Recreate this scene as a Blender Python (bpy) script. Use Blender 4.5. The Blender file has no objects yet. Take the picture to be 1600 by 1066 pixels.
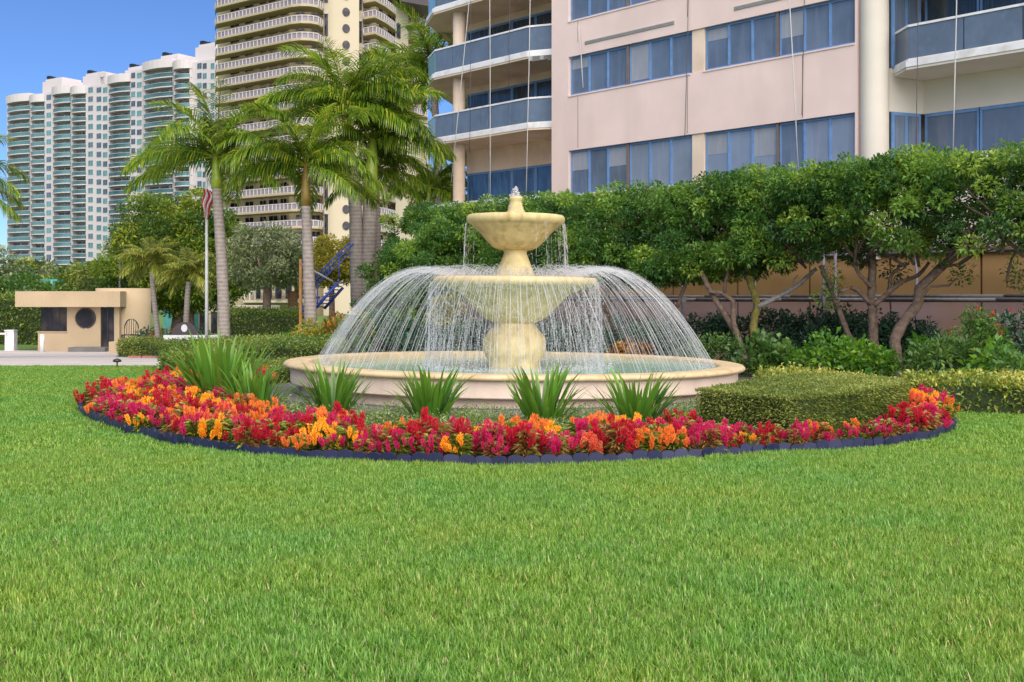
import bpy, bmesh, math, random
import numpy as np
from mathutils import Vector, Matrix

R = math.radians
random.seed(7)
rng = np.random.default_rng(11)
scn = bpy.context.scene
COL = scn.collection

# ------------------------------------------------------------------ camera, sky, sun, exposure
FPX = 1850.0      # focal length in photo pixels (1600 wide)
HOR = 467.0       # horizon row
CAMH = 1.7
cam_d = bpy.data.cameras.new('camera')
cam = bpy.data.objects.new('camera', cam_d)
COL.objects.link(cam)
cam.location = (0, 0, CAMH)
cam.rotation_euler = (R(90), 0, 0)
cam_d.sensor_width = 36
cam_d.lens = FPX / 1600 * 36
cam_d.shift_y = -(533 - HOR) / 1600
cam_d.clip_start = 0.1
cam_d.clip_end = 5000
scn.camera = cam

SUN_EL, SUN_DIR = R(45), Vector((0.35, -0.937))       # direction towards the sun, on the ground
world = bpy.data.worlds.new('World')
scn.world = world
world.use_nodes = True
wn = world.node_tree
sky = wn.nodes.new('ShaderNodeTexSky')
sky.sky_type = 'NISHITA'
sky.sun_disc = False
sky.sun_elevation = SUN_EL
sky.sun_rotation = math.atan2(SUN_DIR.x, SUN_DIR.y)
sky.altitude = 0
sky.air_density = 0.8
sky.dust_density = 0.0
sky.ozone_density = 3.0
bg = wn.nodes['Background']
bg.inputs['Strength'].default_value = 0.052
wb = wn.nodes.new('ShaderNodeVectorMath')      # white balance of the whole sky
wb.operation = 'MULTIPLY'
wb.inputs[1].default_value = (0.61, 0.80, 1.13)
wn.links.new(sky.outputs['Color'], wb.inputs[0])
wn.links.new(wb.outputs['Vector'], bg.inputs['Color'])

sun_d = bpy.data.lights.new('sun', 'SUN')
sun_d.energy = 3.2
sun_d.angle = R(95)
sun_d.color = (1.0, 0.925, 0.80)
sun = bpy.data.objects.new('sun', sun_d)
COL.objects.link(sun)
sd = Vector((SUN_DIR.x * math.cos(SUN_EL), SUN_DIR.y * math.cos(SUN_EL), math.sin(SUN_EL)))
sun.rotation_euler = sd.to_track_quat('Z', 'Y').to_euler()
sun.location = sd * 100

scn.view_settings.view_transform = 'Standard'
scn.view_settings.look = 'None'
scn.view_settings.gamma = 1
scn.view_settings.use_curve_mapping = False
scn.view_settings.exposure = 1.25
scn.cycles.max_bounces = 8
scn.cycles.transparent_max_bounces = 16
scn.cycles.use_denoising = True


# ------------------------------------------------------------------ helpers
def X(px, d): return (px - 800.0) / FPX * d
def Z(py, d): return CAMH - (py - HOR) / FPX * d
def W(px, py, d): return Vector((X(px, d), d, Z(py, d)))
def ground_d(py): return CAMH * FPX / (py - HOR)
def G(px, py):
    d = ground_d(py)
    return (X(px, d), d)

def tag(o, label=None, cat=None, group=None, kind=None):
    if label: o['label'] = label
    if cat: o['category'] = cat
    if group: o['group'] = group
    if kind: o['kind'] = kind
    return o

def thing(name, label, cat, loc=(0, 0, 0), group=None, rotz=0):
    o = bpy.data.objects.new(name, None)
    o.empty_display_size = 0.2
    o.location = loc
    o.rotation_euler = (0, 0, rotz)
    COL.objects.link(o)
    return tag(o, label, cat, group)

def root_of(o):
    while o.parent: o = o.parent
    return o

def link(name, me, parent=None, loc=None, rot=None, scale=None):
    o = bpy.data.objects.new(name, me)
    COL.objects.link(o)
    if parent: o.parent = parent
    if loc is not None: o.location = loc
    if rot is not None: o.rotation_euler = rot
    if scale is not None: o.scale = scale
    return o

def copy_tree(o, parent=None):
    c = o.copy()
    COL.objects.link(c)
    c.parent = parent
    for ch in list(o.children): copy_tree(ch, c)
    return c

class MB:
    """collects shapes, links them as one mesh object"""
    def __init__(s): s.v = []; s.f = []; s.m = []; s.sm = []
    def add(s, vs, fs, m=0, smooth=False):
        b = len(s.v)
        s.v += [tuple(x) for x in vs]
        s.f += [tuple(i + b for i in f) for f in fs]
        s.m += [m] * len(fs); s.sm += [smooth] * len(fs)
        return s
    def hexa(s, c, m=0):       # 8 corners: bottom 4 then top 4 (counter clockwise seen from above)
        return s.add(c, [(3, 2, 1, 0), (4, 5, 6, 7), (0, 1, 5, 4), (1, 2, 6, 5), (2, 3, 7, 6), (3, 0, 4, 7)], m)
    def box(s, x0, x1, y0, y1, z0, z1, m=0):
        return s.hexa([(x0, y0, z0), (x1, y0, z0), (x1, y1, z0), (x0, y1, z0), (x0, y0, z1), (x1, y0, z1), (x1, y1, z1), (x0, y1, z1)], m)
    def prism(s, poly, z0, z1, m=0):
        n = len(poly)
        a = sum(poly[i][0] * poly[(i + 1) % n][1] - poly[(i + 1) % n][0] * poly[i][1] for i in range(n))
        if a < 0: poly = poly[::-1]
        vs = [(p[0], p[1], z0) for p in poly] + [(p[0], p[1], z1) for p in poly]
        fs = [tuple(range(n - 1, -1, -1)), tuple(range(n, 2 * n))]
        fs += [(i, (i + 1) % n, n + (i + 1) % n, n + i) for i in range(n)]
        return s.add(vs, fs, m)
    def tube(s, pts, rad, n=8, m=0, cap=True, wob=0.0):
        pts = [Vector(p) for p in pts]
        if not hasattr(rad, '__len__'): rad = [rad] * len(pts)
        vs = []; up = None
        for i, p in enumerate(pts):
            t = (pts[min(i + 1, len(pts) - 1)] - pts[max(i - 1, 0)]).normalized()
            if up is None:
                up = Vector((1, 0, 0)) if abs(t.x) < 0.8 else Vector((0, 1, 0))
            a = t.cross(up).normalized(); b = t.cross(a).normalized(); up = -b if False else up
            for k in range(n):
                th = 2 * math.pi * k / n
                r = rad[i] * (1 + (random.uniform(-wob, wob) if wob else 0))
                vs.append(p + a * (r * math.cos(th)) + b * (r * math.sin(th)))
        fs = []
        for i in range(len(pts) - 1):
            for k in range(n):
                fs.append((i * n + k, i * n + (k + 1) % n, (i + 1) * n + (k + 1) % n, (i + 1) * n + k))
        s.add(vs, fs, m, True)
        if cap:
            b = len(s.v) - len(vs)
            s.f += [tuple(b + k for k in range(n))[::-1], tuple(b + (len(pts) - 1) * n + k for k in range(n))]
            s.m += [m, m]; s.sm += [False, False]
        return s
    def lathe(s, prof, c=(0, 0), n=48, m=0, smooth=True):
        vs = []; fs = []
        for r, z in prof:
            for k in range(n):
                th = 2 * math.pi * k / n
                vs.append((c[0] + r * math.cos(th), c[1] + r * math.sin(th), z))
        for i in range(len(prof) - 1):
            for k in range(n):
                fs.append((i * n + k, i * n + (k + 1) % n, (i + 1) * n + (k + 1) % n, (i + 1) * n + k))
        return s.add(vs, fs, m, smooth)
    def mesh(s, name, mats, off=(0, 0, 0)):
        me = bpy.data.meshes.new(name)
        if off != (0, 0, 0):
            v = [(a - off[0], b - off[1], c - off[2]) for a, b, c in s.v]
        else: v = s.v
        me.from_pydata(v, [], s.f)
        if not isinstance(mats, (list, tuple)): mats = [mats]
        for x in mats: me.materials.append(x)
        me.polygons.foreach_set('material_index', s.m)
        me.polygons.foreach_set('use_smooth', s.sm)
        me.update()
        return me
    def build(s, name, mats, parent=None, local=False, smooth_angle=None):
        off = (0, 0, 0)
        if parent is not None and not local:
            off = tuple(root_of(parent).location)
        me = s.mesh(name, mats, off)
        return link(name, me, parent)

def np_mesh(name, verts, tris, mat, vattr=None, smooth=False):
    me = bpy.data.meshes.new(name)
    nv, nt = len(verts), len(tris)
    me.vertices.add(nv)
    me.vertices.foreach_set('co', np.ascontiguousarray(verts, dtype=np.float32).ravel())
    k = tris.shape[1]
    me.loops.add(nt * k)
    me.loops.foreach_set('vertex_index', np.ascontiguousarray(tris, dtype=np.int32).ravel())
    me.polygons.add(nt)
    me.polygons.foreach_set('loop_start', np.arange(0, nt * k, k, dtype=np.int32))
    if smooth: me.polygons.foreach_set('use_smooth', np.ones(nt, dtype=bool))
    if vattr is not None:
        at = me.attributes.new('v', 'FLOAT', 'POINT')
        at.data.foreach_set('value', np.ascontiguousarray(vattr, dtype=np.float32))
    me.materials.append(mat)
    me.update(calc_edges=True)
    return me

def unit(a): return a / (np.linalg.norm(a, axis=1, keepdims=True) + 1e-9)
def rdir(n):
    return unit(rng.normal(size=(n, 3)))

def leaves(P, D, L, Wd, V, fold=0.25, droop=0.15, N=None):
    """folded diamond leaves, two triangles each -> verts, tris, v"""
    n = len(P)
    if N is None: N = rdir(n) * 0.7 + np.array([0, 0, 0.9])
    D = unit(D)
    S = unit(np.cross(D, N)); N = unit(np.cross(S, D))
    L = np.broadcast_to(np.asarray(L, dtype=float).reshape(-1, 1), (n, 1)); Wd = np.broadcast_to(np.asarray(Wd, dtype=float).reshape(-1, 1), (n, 1))
    mid = P + D * L * 0.45
    tip = P + D * L - np.array([0, 0, 1]) * L * droop
    lf = mid + S * Wd * 0.5 + N * Wd * fold
    rt = mid - S * Wd * 0.5 + N * Wd * fold
    v = np.stack([P, rt, tip, lf], 1).reshape(-1, 3)
    b = np.arange(n)[:, None] * 4
    t = np.concatenate([b + np.array([0, 1, 2]), b + np.array([0, 2, 3])], 1).reshape(-1, 3)
    return v, t, np.repeat(V, 4)

def lobes(C, Rr, per, L, wr=0.5, vbase=None, inner=0.45, up=0.25, flat=1.0, jit=0.7):
    """leaf sprays over many lobes of a crown"""
    C = np.asarray(C, dtype=float); n = len(C)
    Rr = np.broadcast_to(np.asarray(Rr, dtype=float), (n,))
    cnt = np.maximum(4, (per * (Rr / Rr.mean()) ** 2).astype(int))
    idx = np.repeat(np.arange(n), cnt)
    m = len(idx)
    u = rdir(m)
    rad = Rr[idx][:, None] * (inner + (1 - inner) * rng.random((m, 1)) ** 0.5)
    off = u * rad; off[:, 2] *= flat
    P = C[idx] + off
    D = u + rdir(m) * jit + np.array([0, 0, up])
    V = (rng.random(n) if vbase is None else vbase)[idx] * 0.68 + rng.random(m) * 0.32
    ll = L * (0.7 + 0.6 * rng.random(m))
    return leaves(P, D, ll, ll * wr, V)

def cat_leaves(parts):
    vs, ts, va = [], [], []; o = 0
    for v, t, a in parts:
        vs.append(v); ts.append(t + o); va.append(a); o += len(v)
    return np.concatenate(vs), np.concatenate(ts), np.concatenate(va)

def leaf_obj(name, data, mat, parent=None, local=False):
    v, t, a = data
    if parent is not None and not local:
        v = v - np.array(root_of(parent).location)
    return link(name, np_mesh(name, v, t, mat, a), parent)

# ------------------------------------------------------------------ materials
def nodes_of(name):
    m = bpy.data.materials.new(name); m.use_nodes = True
    return m, m.node_tree.nodes, m.node_tree.links, m.node_tree.nodes['Principled BSDF']

def pm(name, col, rough=0.6, var=0.12, scale=3.0, bump=0.0, bscale=40.0, metal=0.0, spec=0.5, dirt=None, dirt_scale=1.5, stretch=None, streak=None):
    """painted or mineral surface: base colour with noise, optional stains and relief"""
    m, N, Lk, b = nodes_of(name)
    tc = N.new('ShaderNodeTexCoord')
    src = tc.outputs['Object']
    if stretch:
        mp = N.new('ShaderNodeMapping'); mp.inputs['Scale'].default_value = stretch
        Lk.new(src, mp.inputs['Vector']); src = mp.outputs['Vector']
    n1 = N.new('ShaderNodeTexNoise'); n1.inputs['Scale'].default_value = scale; n1.inputs['Detail'].default_value = 6
    Lk.new(src, n1.inputs['Vector'])
    cr = N.new('ShaderNodeValToRGB')
    cr.color_ramp.elements[0].position = 0.3; cr.color_ramp.elements[1].position = 0.7
    cr.color_ramp.elements[0].color = tuple(c * (1 - var) for c in col) + (1,)
    cr.color_ramp.elements[1].color = tuple(min(1, c * (1 + var)) for c in col) + (1,)
    Lk.new(n1.outputs['Fac'], cr.inputs['Fac'])
    out = cr.outputs['Color']
    if dirt:
        n2 = N.new('ShaderNodeTexNoise'); n2.inputs['Scale'].default_value = dirt_scale; n2.inputs['Detail'].default_value = 8
        if streak:
            mp2 = N.new('ShaderNodeMapping'); mp2.inputs['Scale'].default_value = streak
            Lk.new(tc.outputs['Object'], mp2.inputs['Vector']); Lk.new(mp2.outputs['Vector'], n2.inputs['Vector'])
        else: Lk.new(tc.outputs['Object'], n2.inputs['Vector'])
        r2 = N.new('ShaderNodeValToRGB'); r2.color_ramp.elements[0].position = 0.5; r2.color_ramp.elements[1].position = 0.78
        Lk.new(n2.outputs['Fac'], r2.inputs['Fac'])
        mx = N.new('ShaderNodeMix'); mx.data_type = 'RGBA'
        Lk.new(r2.outputs['Color'], mx.inputs['Factor']); Lk.new(out, mx.inputs[6]); mx.inputs[7].default_value = dirt + (1,)
        out = mx.outputs[2]
    Lk.new(out, b.inputs['Base Color'])
    b.inputs['Roughness'].default_value = rough
    b.inputs['Metallic'].default_value = metal
    b.inputs['Specular IOR Level'].default_value = spec
    if bump:
        n3 = N.new('ShaderNodeTexNoise'); n3.inputs['Scale'].default_value = bscale; n3.inputs['Detail'].default_value = 5
        Lk.new(tc.outputs['Object'], n3.inputs['Vector'])
        bp = N.new('ShaderNodeBump'); bp.inputs['Strength'].default_value = bump; bp.inputs['Distance'].default_value = 0.02
        Lk.new(n3.outputs['Fac'], bp.inputs['Height']); Lk.new(bp.outputs['Normal'], b.inputs['Normal'])
    return m

def leafm(name, cols, trans=0.3, rough=0.4, spec=0.5, tcol=None, objvar=0.0):
    """leaf material: attribute v runs through the given colours, some light passes through"""
    m, N, Lk, b = nodes_of(name)
    at = N.new('ShaderNodeAttribute'); at.attribute_name = 'v'
    cr = N.new('ShaderNodeValToRGB')
    el = cr.color_ramp.elements
    while len(el) < len(cols): el.new(0.5)
    for i, c in enumerate(cols):
        el[i].position = i / max(1, len(cols) - 1); el[i].color = tuple(c) + (1,)
    Lk.new(at.outputs['Fac'], cr.inputs['Fac'])
    out = cr.outputs['Color']
    if objvar:
        oi = N.new('ShaderNodeObjectInfo')
        hs = N.new('ShaderNodeHueSaturation')
        mr = N.new('ShaderNodeMapRange'); mr.inputs[3].default_value = 1 - objvar; mr.inputs[4].default_value = 1 + objvar
        Lk.new(oi.outputs['Random'], mr.inputs[0]); Lk.new(mr.outputs[0], hs.inputs['Value']); Lk.new(out, hs.inputs['Color'])
        out = hs.outputs['Color']
    Lk.new(out, b.inputs['Base Color'])
    b.inputs['Roughness'].default_value = rough
    b.inputs['Specular IOR Level'].default_value = spec
    tr = N.new('ShaderNodeBsdfTranslucent')
    hs2 = N.new('ShaderNodeHueSaturation'); hs2.inputs['Value'].default_value = 1.6; hs2.inputs['Hue'].default_value = 0.485
    Lk.new(out, hs2.inputs['Color']); Lk.new(hs2.outputs['Color'], tr.inputs['Color'])
    mx = N.new('ShaderNodeMixShader'); mx.inputs[0].default_value = trans
    Lk.new(b.outputs[0], mx.inputs[1]); Lk.new(tr.outputs[0], mx.inputs[2])
    Lk.new(mx.outputs[0], N['Material Output'].inputs['Surface'])
    return m

M = {}
M['stucco_pink'] = pm('pink_stucco', (0.74, 0.57, 0.52), 0.85, 0.06, 0.6, 0.15, 60, dirt=(0.63, 0.485, 0.445), dirt_scale=0.5, streak=(1, 1, 0.25))
M['stucco_cream'] = pm('cream_stucco', (0.64, 0.58, 0.50), 0.85, 0.06, 0.6, 0.15, 60)
M['stucco_peach'] = pm('peach_stucco', (0.70, 0.55, 0.43), 0.85, 0.1, 0.8, 0.15, 60, dirt=(0.55, 0.4, 0.28), dirt_scale=0.7)
M['stucco_tan'] = pm('tan_stucco', (0.43, 0.255, 0.105), 0.85, 0.12, 0.5, 0.2, 50, dirt=(0.38, 0.22, 0.10), dirt_scale=0.4)
M['stucco_mauve_bounce'] = pm('mauve_bounce_stucco', (0.40, 0.265, 0.25), 0.85, 0.12, 0.5, 0.2, 50, dirt=(0.42, 0.25, 0.16), dirt_scale=0.35)  # mauve cast of reflected light put into the stucco colour
M['white_paint'] = pm('white_paint', (0.74, 0.72, 0.72), 0.5, 0.05, 3, dirt=(0.55, 0.5, 0.47), dirt_scale=2.0)
M['blue_frame'] = pm('blue_window_frame', (0.13, 0.25, 0.48), 0.4, 0.15, 4, dirt=(0.14, 0.25, 0.5), dirt_scale=3)
M['brown_frame'] = pm('brown_mullion', (0.16, 0.12, 0.10), 0.6, 0.1, 4)
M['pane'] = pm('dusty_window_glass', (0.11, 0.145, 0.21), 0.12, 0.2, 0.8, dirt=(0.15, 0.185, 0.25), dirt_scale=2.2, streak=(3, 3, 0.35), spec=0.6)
M['blind'] = pm('roller_blind', (0.26, 0.28, 0.33), 0.7, 0.06, 2.0, dirt=(0.31, 0.33, 0.38), dirt_scale=2.5, streak=(3, 3, 0.3))
M['pane_light'] = pm('pale_dusty_glass', (0.19, 0.23, 0.31), 0.12, 0.15, 0.8, dirt=(0.24, 0.275, 0.35), dirt_scale=2.0, streak=(3, 3, 0.3), spec=0.6)
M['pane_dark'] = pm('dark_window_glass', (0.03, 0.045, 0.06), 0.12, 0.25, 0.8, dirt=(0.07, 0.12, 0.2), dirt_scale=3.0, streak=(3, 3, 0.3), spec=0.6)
M['pane_sheet'] = pm('blue_film_glass', (0.04, 0.10, 0.24), 0.25, 0.4, 1.2, dirt=(0.09, 0.2, 0.30), dirt_scale=2.2, streak=(2, 2, 0.3), spec=0.5)
M['rail_glass'] = pm('blue_grey_rail_glass', (0.115, 0.15, 0.205), 0.2, 0.15, 1.0, dirt=(0.125, 0.18, 0.26), dirt_scale=6.0, streak=(1, 1, .6), spec=0.5)
M['rail_glass_pale'] = pm('pale_rail_glass', (0.20, 0.36, 0.44), 0.2, 0.15, 1.0, spec=0.5)
M['grey_vent'] = pm('grey_vent_paint', (0.34, 0.32, 0.31), 0.6, 0.08, 5)
M['rope_white'] = pm('white_rope', (0.5, 0.48, 0.47), 0.9, 0.1, 20)
M['rope_dark'] = pm('dark_rope', (0.09, 0.08, 0.09), 0.9, 0.1, 20)
M['steel'] = pm('galvanised_steel', (0.20, 0.19, 0.21), 0.7, 0.2, 6, metal=0.2)
M['concrete'] = pm('grey_concrete', (0.15, 0.145, 0.14), 0.9, 0.15, 2, 0.3, 30)
M['ledge'] = pm('brown_ledge', (0.20, 0.15, 0.12), 0.9, 0.15, 2)
M['stone'] = pm('yellow_cast_stone', (0.56, 0.45, 0.22), 0.8, 0.16, 5, 0.5, 70, dirt=(0.33, 0.24, 0.08), dirt_scale=3.0, streak=(2.4, 2.4, 0.35))
M['stone_pale'] = pm('pale_wet_stone', (0.66, 0.51, 0.26), 0.7, 0.16, 5, 0.4, 70, dirt=(0.36, 0.28, 0.12), dirt_scale=3.0, streak=(2.5, 2.5, 0.5))
M['coping'] = pm('coping_stone', (0.55, 0.42, 0.25), 0.75, 0.12, 4, 0.4, 70, dirt=(0.36, 0.26, 0.12), dirt_scale=3.5)
M['pool_wall'] = pm('pink_pool_render', (0.71, 0.565, 0.465), 0.85, 0.06, 2, 0.2, 60, dirt=(0.58, 0.45, 0.36), dirt_scale=1.6, streak=(1.5, 1.5, 0.4))
M['basin'] = pm('green_basin', (0.22, 0.34, 0.30), 0.7, 0.15, 3)
M['soil'] = pm('dark_mulch', (0.06, 0.045, 0.032), 0.95, 0.4, 14, 0.8, 40)
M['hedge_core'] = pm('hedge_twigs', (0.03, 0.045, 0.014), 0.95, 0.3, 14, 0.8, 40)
M['edging'] = pm('black_plastic_edging', (0.014, 0.016, 0.06), 0.5, 0.25, 6, dirt=(0.024, 0.024, 0.075), dirt_scale=2)
M['asphalt'] = pm('pale_road_pavers', (0.50, 0.45, 0.42), 0.9, 0.12, 1.2, 0.2, 30, dirt=(0.36, 0.32, 0.3), dirt_scale=0.3)
M['kerb'] = pm('kerb_concrete', (0.42, 0.38, 0.35), 0.9, 0.1, 2)
M['red_brick'] = pm('red_brick_kerb', (0.32, 0.13, 0.10), 0.9, 0.2, 8)
M['bark'] = pm('grey_brown_bark', (0.19, 0.13, 0.095), 0.95, 0.35, 9, 0.8, 30, dirt=(0.10, 0.065, 0.045), dirt_scale=6)
M['bark_moss'] = pm('mossy_bark', (0.22, 0.19, 0.04), 0.95, 0.35, 9, 0.8, 30, dirt=(0.13, 0.09, 0.06), dirt_scale=6)
M['bark_pale'] = pm('bleached_branch', (0.32, 0.29, 0.27), 0.95, 0.3, 12, 0.8, 30)
M['fiber'] = pm('brown_palm_fibre', (0.22, 0.12, 0.06), 0.95, 0.3, 15, 0.6, 40)
M['crownshaft'] = pm('green_crownshaft', (0.24, 0.32, 0.03), 0.4, 0.2, 3)
M['crownshaft_brown'] = pm('rusty_crownshaft', (0.26, 0.17, 0.03), 0.5, 0.3, 3, dirt=(0.13, 0.05, 0.02))
M['rachis'] = pm('frond_stalk', (0.16, 0.17, 0.03), 0.5, 0.2, 6)
def ringed():
    m, N, Lk, b = nodes_of('ringed_palm_trunk')
    tc = N.new('ShaderNodeTexCoord')
    wv = N.new('ShaderNodeTexWave'); wv.bands_direction = 'Z'; wv.inputs['Scale'].default_value = 2.2; wv.inputs['Distortion'].default_value = 2.0; wv.inputs['Detail'].default_value = 4
    Lk.new(tc.outputs['Object'], wv.inputs['Vector'])
    ns = N.new('ShaderNodeTexNoise'); ns.inputs['Scale'].default_value = 7; ns.inputs['Detail'].default_value = 8
    Lk.new(tc.outputs['Object'], ns.inputs['Vector'])
    mm = N.new('ShaderNodeMath'); mm.operation = 'MULTIPLY_ADD'; mm.inputs[1].default_value = 0.35
    Lk.new(wv.outputs['Fac'], mm.inputs[0]); Lk.new(ns.outputs['Fac'], mm.inputs[2])
    cr = N.new('ShaderNodeValToRGB'); cr.color_ramp.elements[0].position = 0.35; cr.color_ramp.elements[1].position = 0.95
    cr.color_ramp.elements[0].color = (0.21, 0.17, 0.15, 1); cr.color_ramp.elements[1].color = (0.35, 0.30, 0.27, 1)
    Lk.new(mm.outputs[0], cr.inputs['Fac']); Lk.new(cr.outputs['Color'], b.inputs['Base Color'])
    b.inputs['Roughness'].default_value = 0.9
    return m
M['palm_trunk'] = ringed()
M['tower_white'] = pm('white_tower_paint', (0.55, 0.50, 0.50), 0.8, 0.04, 0.05)
M['tower_glass'] = pm('teal_tower_glass', (0.14, 0.29, 0.31), 0.2, 0.5, 0.12, spec=0.6)
M['tower_dark'] = pm('dark_tower_opening', (0.08, 0.11, 0.15), 0.3, 0.5, 0.15)
M['tower_rail'] = pm('teal_balcony_glass', (0.075, 0.155, 0.165), 0.3, 0.7, 0.10)
M['beige'] = pm('beige_tower_paint', (0.42, 0.34, 0.20), 0.8, 0.05, 0.05)
M['beige_light'] = pm('light_beige_paint', (0.52, 0.44, 0.32), 0.8, 0.05, 0.05)
M['beige_rail'] = pm('tower_rail_white', (0.50, 0.45, 0.43), 0.6, 0.05, 0.3)
M['beige_mesh'] = pm('rail_infill_grey', (0.26, 0.22, 0.25), 0.5, 0.2, 0.3)
M['dark_glass'] = pm('dark_glass', (0.022, 0.022, 0.03), 0.12, 0.6, 1.2, spec=0.25, dirt=(0.10, 0.075, 0.05), dirt_scale=1.3)
M['tan_house'] = pm('tan_gatehouse_render', (0.48, 0.36, 0.225), 0.85, 0.06, 0.8, dirt=(0.43, 0.32, 0.2), dirt_scale=0.6)
M['black_metal'] = pm('black_metal', (0.015, 0.015, 0.017), 0.4, 0.1, 5)
M['blue_metal'] = pm('blue_painted_steel', (0.03, 0.06, 0.30), 0.4, 0.15, 5)
M['flag_red'] = pm('flag_red', (0.55, 0.05, 0.09), 0.8, 0.1, 5)
M['flag_white'] = pm('flag_white', (0.75, 0.7, 0.72), 0.8, 0.05, 5)
M['bronze'] = pm('dark_bronze_sign', (0.06, 0.045, 0.05), 0.5, 0.2, 5)
M['orange_wood'] = pm('orange_timber', (0.42, 0.20, 0.07), 0.8, 0.2, 5)
M['teal_panel'] = pm('teal_panel', (0.06, 0.25, 0.22), 0.4, 0.2, 2)

M['leaf_row'] = leafm('clipped_tree_leaf', [(0.022, 0.07, 0.022), (0.062, 0.165, 0.035), (0.165, 0.315, 0.045), (0.40, 0.51, 0.07)], 0.35, 0.45)
M['leaf_ficus'] = leafm('yellow_green_leaf', [(0.03, 0.08, 0.014), (0.08, 0.16, 0.02), (0.22, 0.30, 0.025), (0.42, 0.44, 0.04)], 0.3, 0.45)
M['leaf_olive'] = leafm('grey_green_leaf', [(0.09, 0.13, 0.045), (0.19, 0.24, 0.10), (0.37, 0.40, 0.22)], 0.2, 0.5)
M['leaf_yellow'] = leafm('yellow_leaf', [(0.14, 0.15, 0.018), (0.32, 0.29, 0.03), (0.52, 0.44, 0.05)], 0.3, 0.5)
M['leaf_far'] = leafm('far_tree_leaf', [(0.04, 0.08, 0.02), (0.11, 0.16, 0.025), (0.28, 0.29, 0.05)], 0.3, 0.5)
M['leaf_dark'] = leafm('dark_shrub_leaf', [(0.010, 0.035, 0.018), (0.025, 0.075, 0.035), (0.08, 0.15, 0.085)], 0.15, 0.3)
M['leaf_bright'] = leafm('bright_shrub_leaf', [(0.03, 0.10, 0.012), (0.08, 0.22, 0.02), (0.2, 0.36, 0.03)], 0.35, 0.35)
M['leaf_mid'] = leafm('mid_shrub_leaf', [(0.022, 0.07, 0.018), (0.065, 0.15, 0.026), (0.16, 0.27, 0.04)], 0.3, 0.35)
M['leaf_hedge'] = leafm('hedge_leaf', [(0.05, 0.10, 0.02), (0.13, 0.20, 0.03), (0.27, 0.33, 0.06)], 0.3, 0.42)
M['leaf_varieg'] = leafm('variegated_leaf', [(0.06, 0.12, 0.02), (0.17, 0.24, 0.03), (0.38, 0.39, 0.06), (0.56, 0.51, 0.13)], 0.25, 0.45)
M['leaf_box'] = leafm('boxwood_leaf', [(0.06, 0.11, 0.018), (0.17, 0.22, 0.034), (0.32, 0.35, 0.075)], 0.25, 0.5)
M['leaf_croton'] = leafm('croton_leaf', [(0.06, 0.07, 0.01), (0.36, 0.14, 0.02), (0.45, 0.28, 0.03)], 0.25, 0.4)
M['leaf_spike'] = leafm('strap_leaf', [(0.04, 0.125, 0.016), (0.09, 0.22, 0.022), (0.21, 0.36, 0.045)], 0.3, 0.35, objvar=0.25)
M['leaf_cover'] = leafm('weedy_leaf', [(0.08, 0.15, 0.035), (0.18, 0.28, 0.06), (0.36, 0.42, 0.18)], 0.3, 0.5)
M['frond'] = leafm('palm_leaflet', [(0.04, 0.105, 0.016), (0.16, 0.27, 0.02), (0.40, 0.45, 0.04)], 0.45, 0.3, 0.6, objvar=0.3)
M['frond_yellow'] = leafm('fan_leaflet', [(0.09, 0.14, 0.02), (0.26, 0.29, 0.04), (0.46, 0.43, 0.10)], 0.35, 0.35, 0.5, objvar=0.2)
M['cel_leaf_green'] = leafm('flower_leaf_green', [(0.05, 0.10, 0.015), (0.16, 0.23, 0.03), (0.38, 0.36, 0.05)], 0.3, 0.5)
M['cel_leaf_red'] = leafm('flower_leaf_bronze', [(0.26, 0.08, 0.04), (0.38, 0.22, 0.06), (0.33, 0.38, 0.08)], 0.3, 0.5)
PLUME = {'magenta': [(0.30, 0.004, 0.05), (0.54, 0.012, 0.095), (0.70, 0.05, 0.17)],
         'crimson': [(0.26, 0.004, 0.012), (0.46, 0.01, 0.025), (0.62, 0.03, 0.05)],
         'orange': [(0.55, 0.09, 0.015), (0.76, 0.20, 0.03), (0.85, 0.36, 0.09)],
         'yellow': [(0.72, 0.24, 0.01), (0.88, 0.40, 0.02), (0.95, 0.55, 0.06)],
         'coral': [(0.50, 0.04, 0.03), (0.72, 0.10, 0.06), (0.85, 0.25, 0.10)]}
for k, c in PLUME.items(): M['plume_' + k] = leafm('plume_' + k, c, 0.3, 0.7, 0.2)
M['red_flower'] = leafm('red_blossom', [(0.5, 0.03, 0.02), (0.7, 0.08, 0.04)], 0.3, 0.6, 0.2)

# ------------------------------------------------------------------ the ground
def road_z(y):
    return -1.18 * min(1.0, max(0.0, (y - 29.7) / (62 - 29.7)))

def grid_sheet(name, x0, x1, ys, zf, mat, dz=0.0, kind='structure'):
    vs = []; fs = []
    for y in ys:
        vs += [(x0, y, zf(y) + dz), (x1, y, zf(y) + dz)]
    for i in range(len(ys) - 1):
        fs.append((2 * i, 2 * i + 1, 2 * i + 3, 2 * i + 2))
    mb = MB(); mb.add(vs, fs)
    o = mb.build(name, mat); tag(o, kind=kind)
    return o

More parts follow.
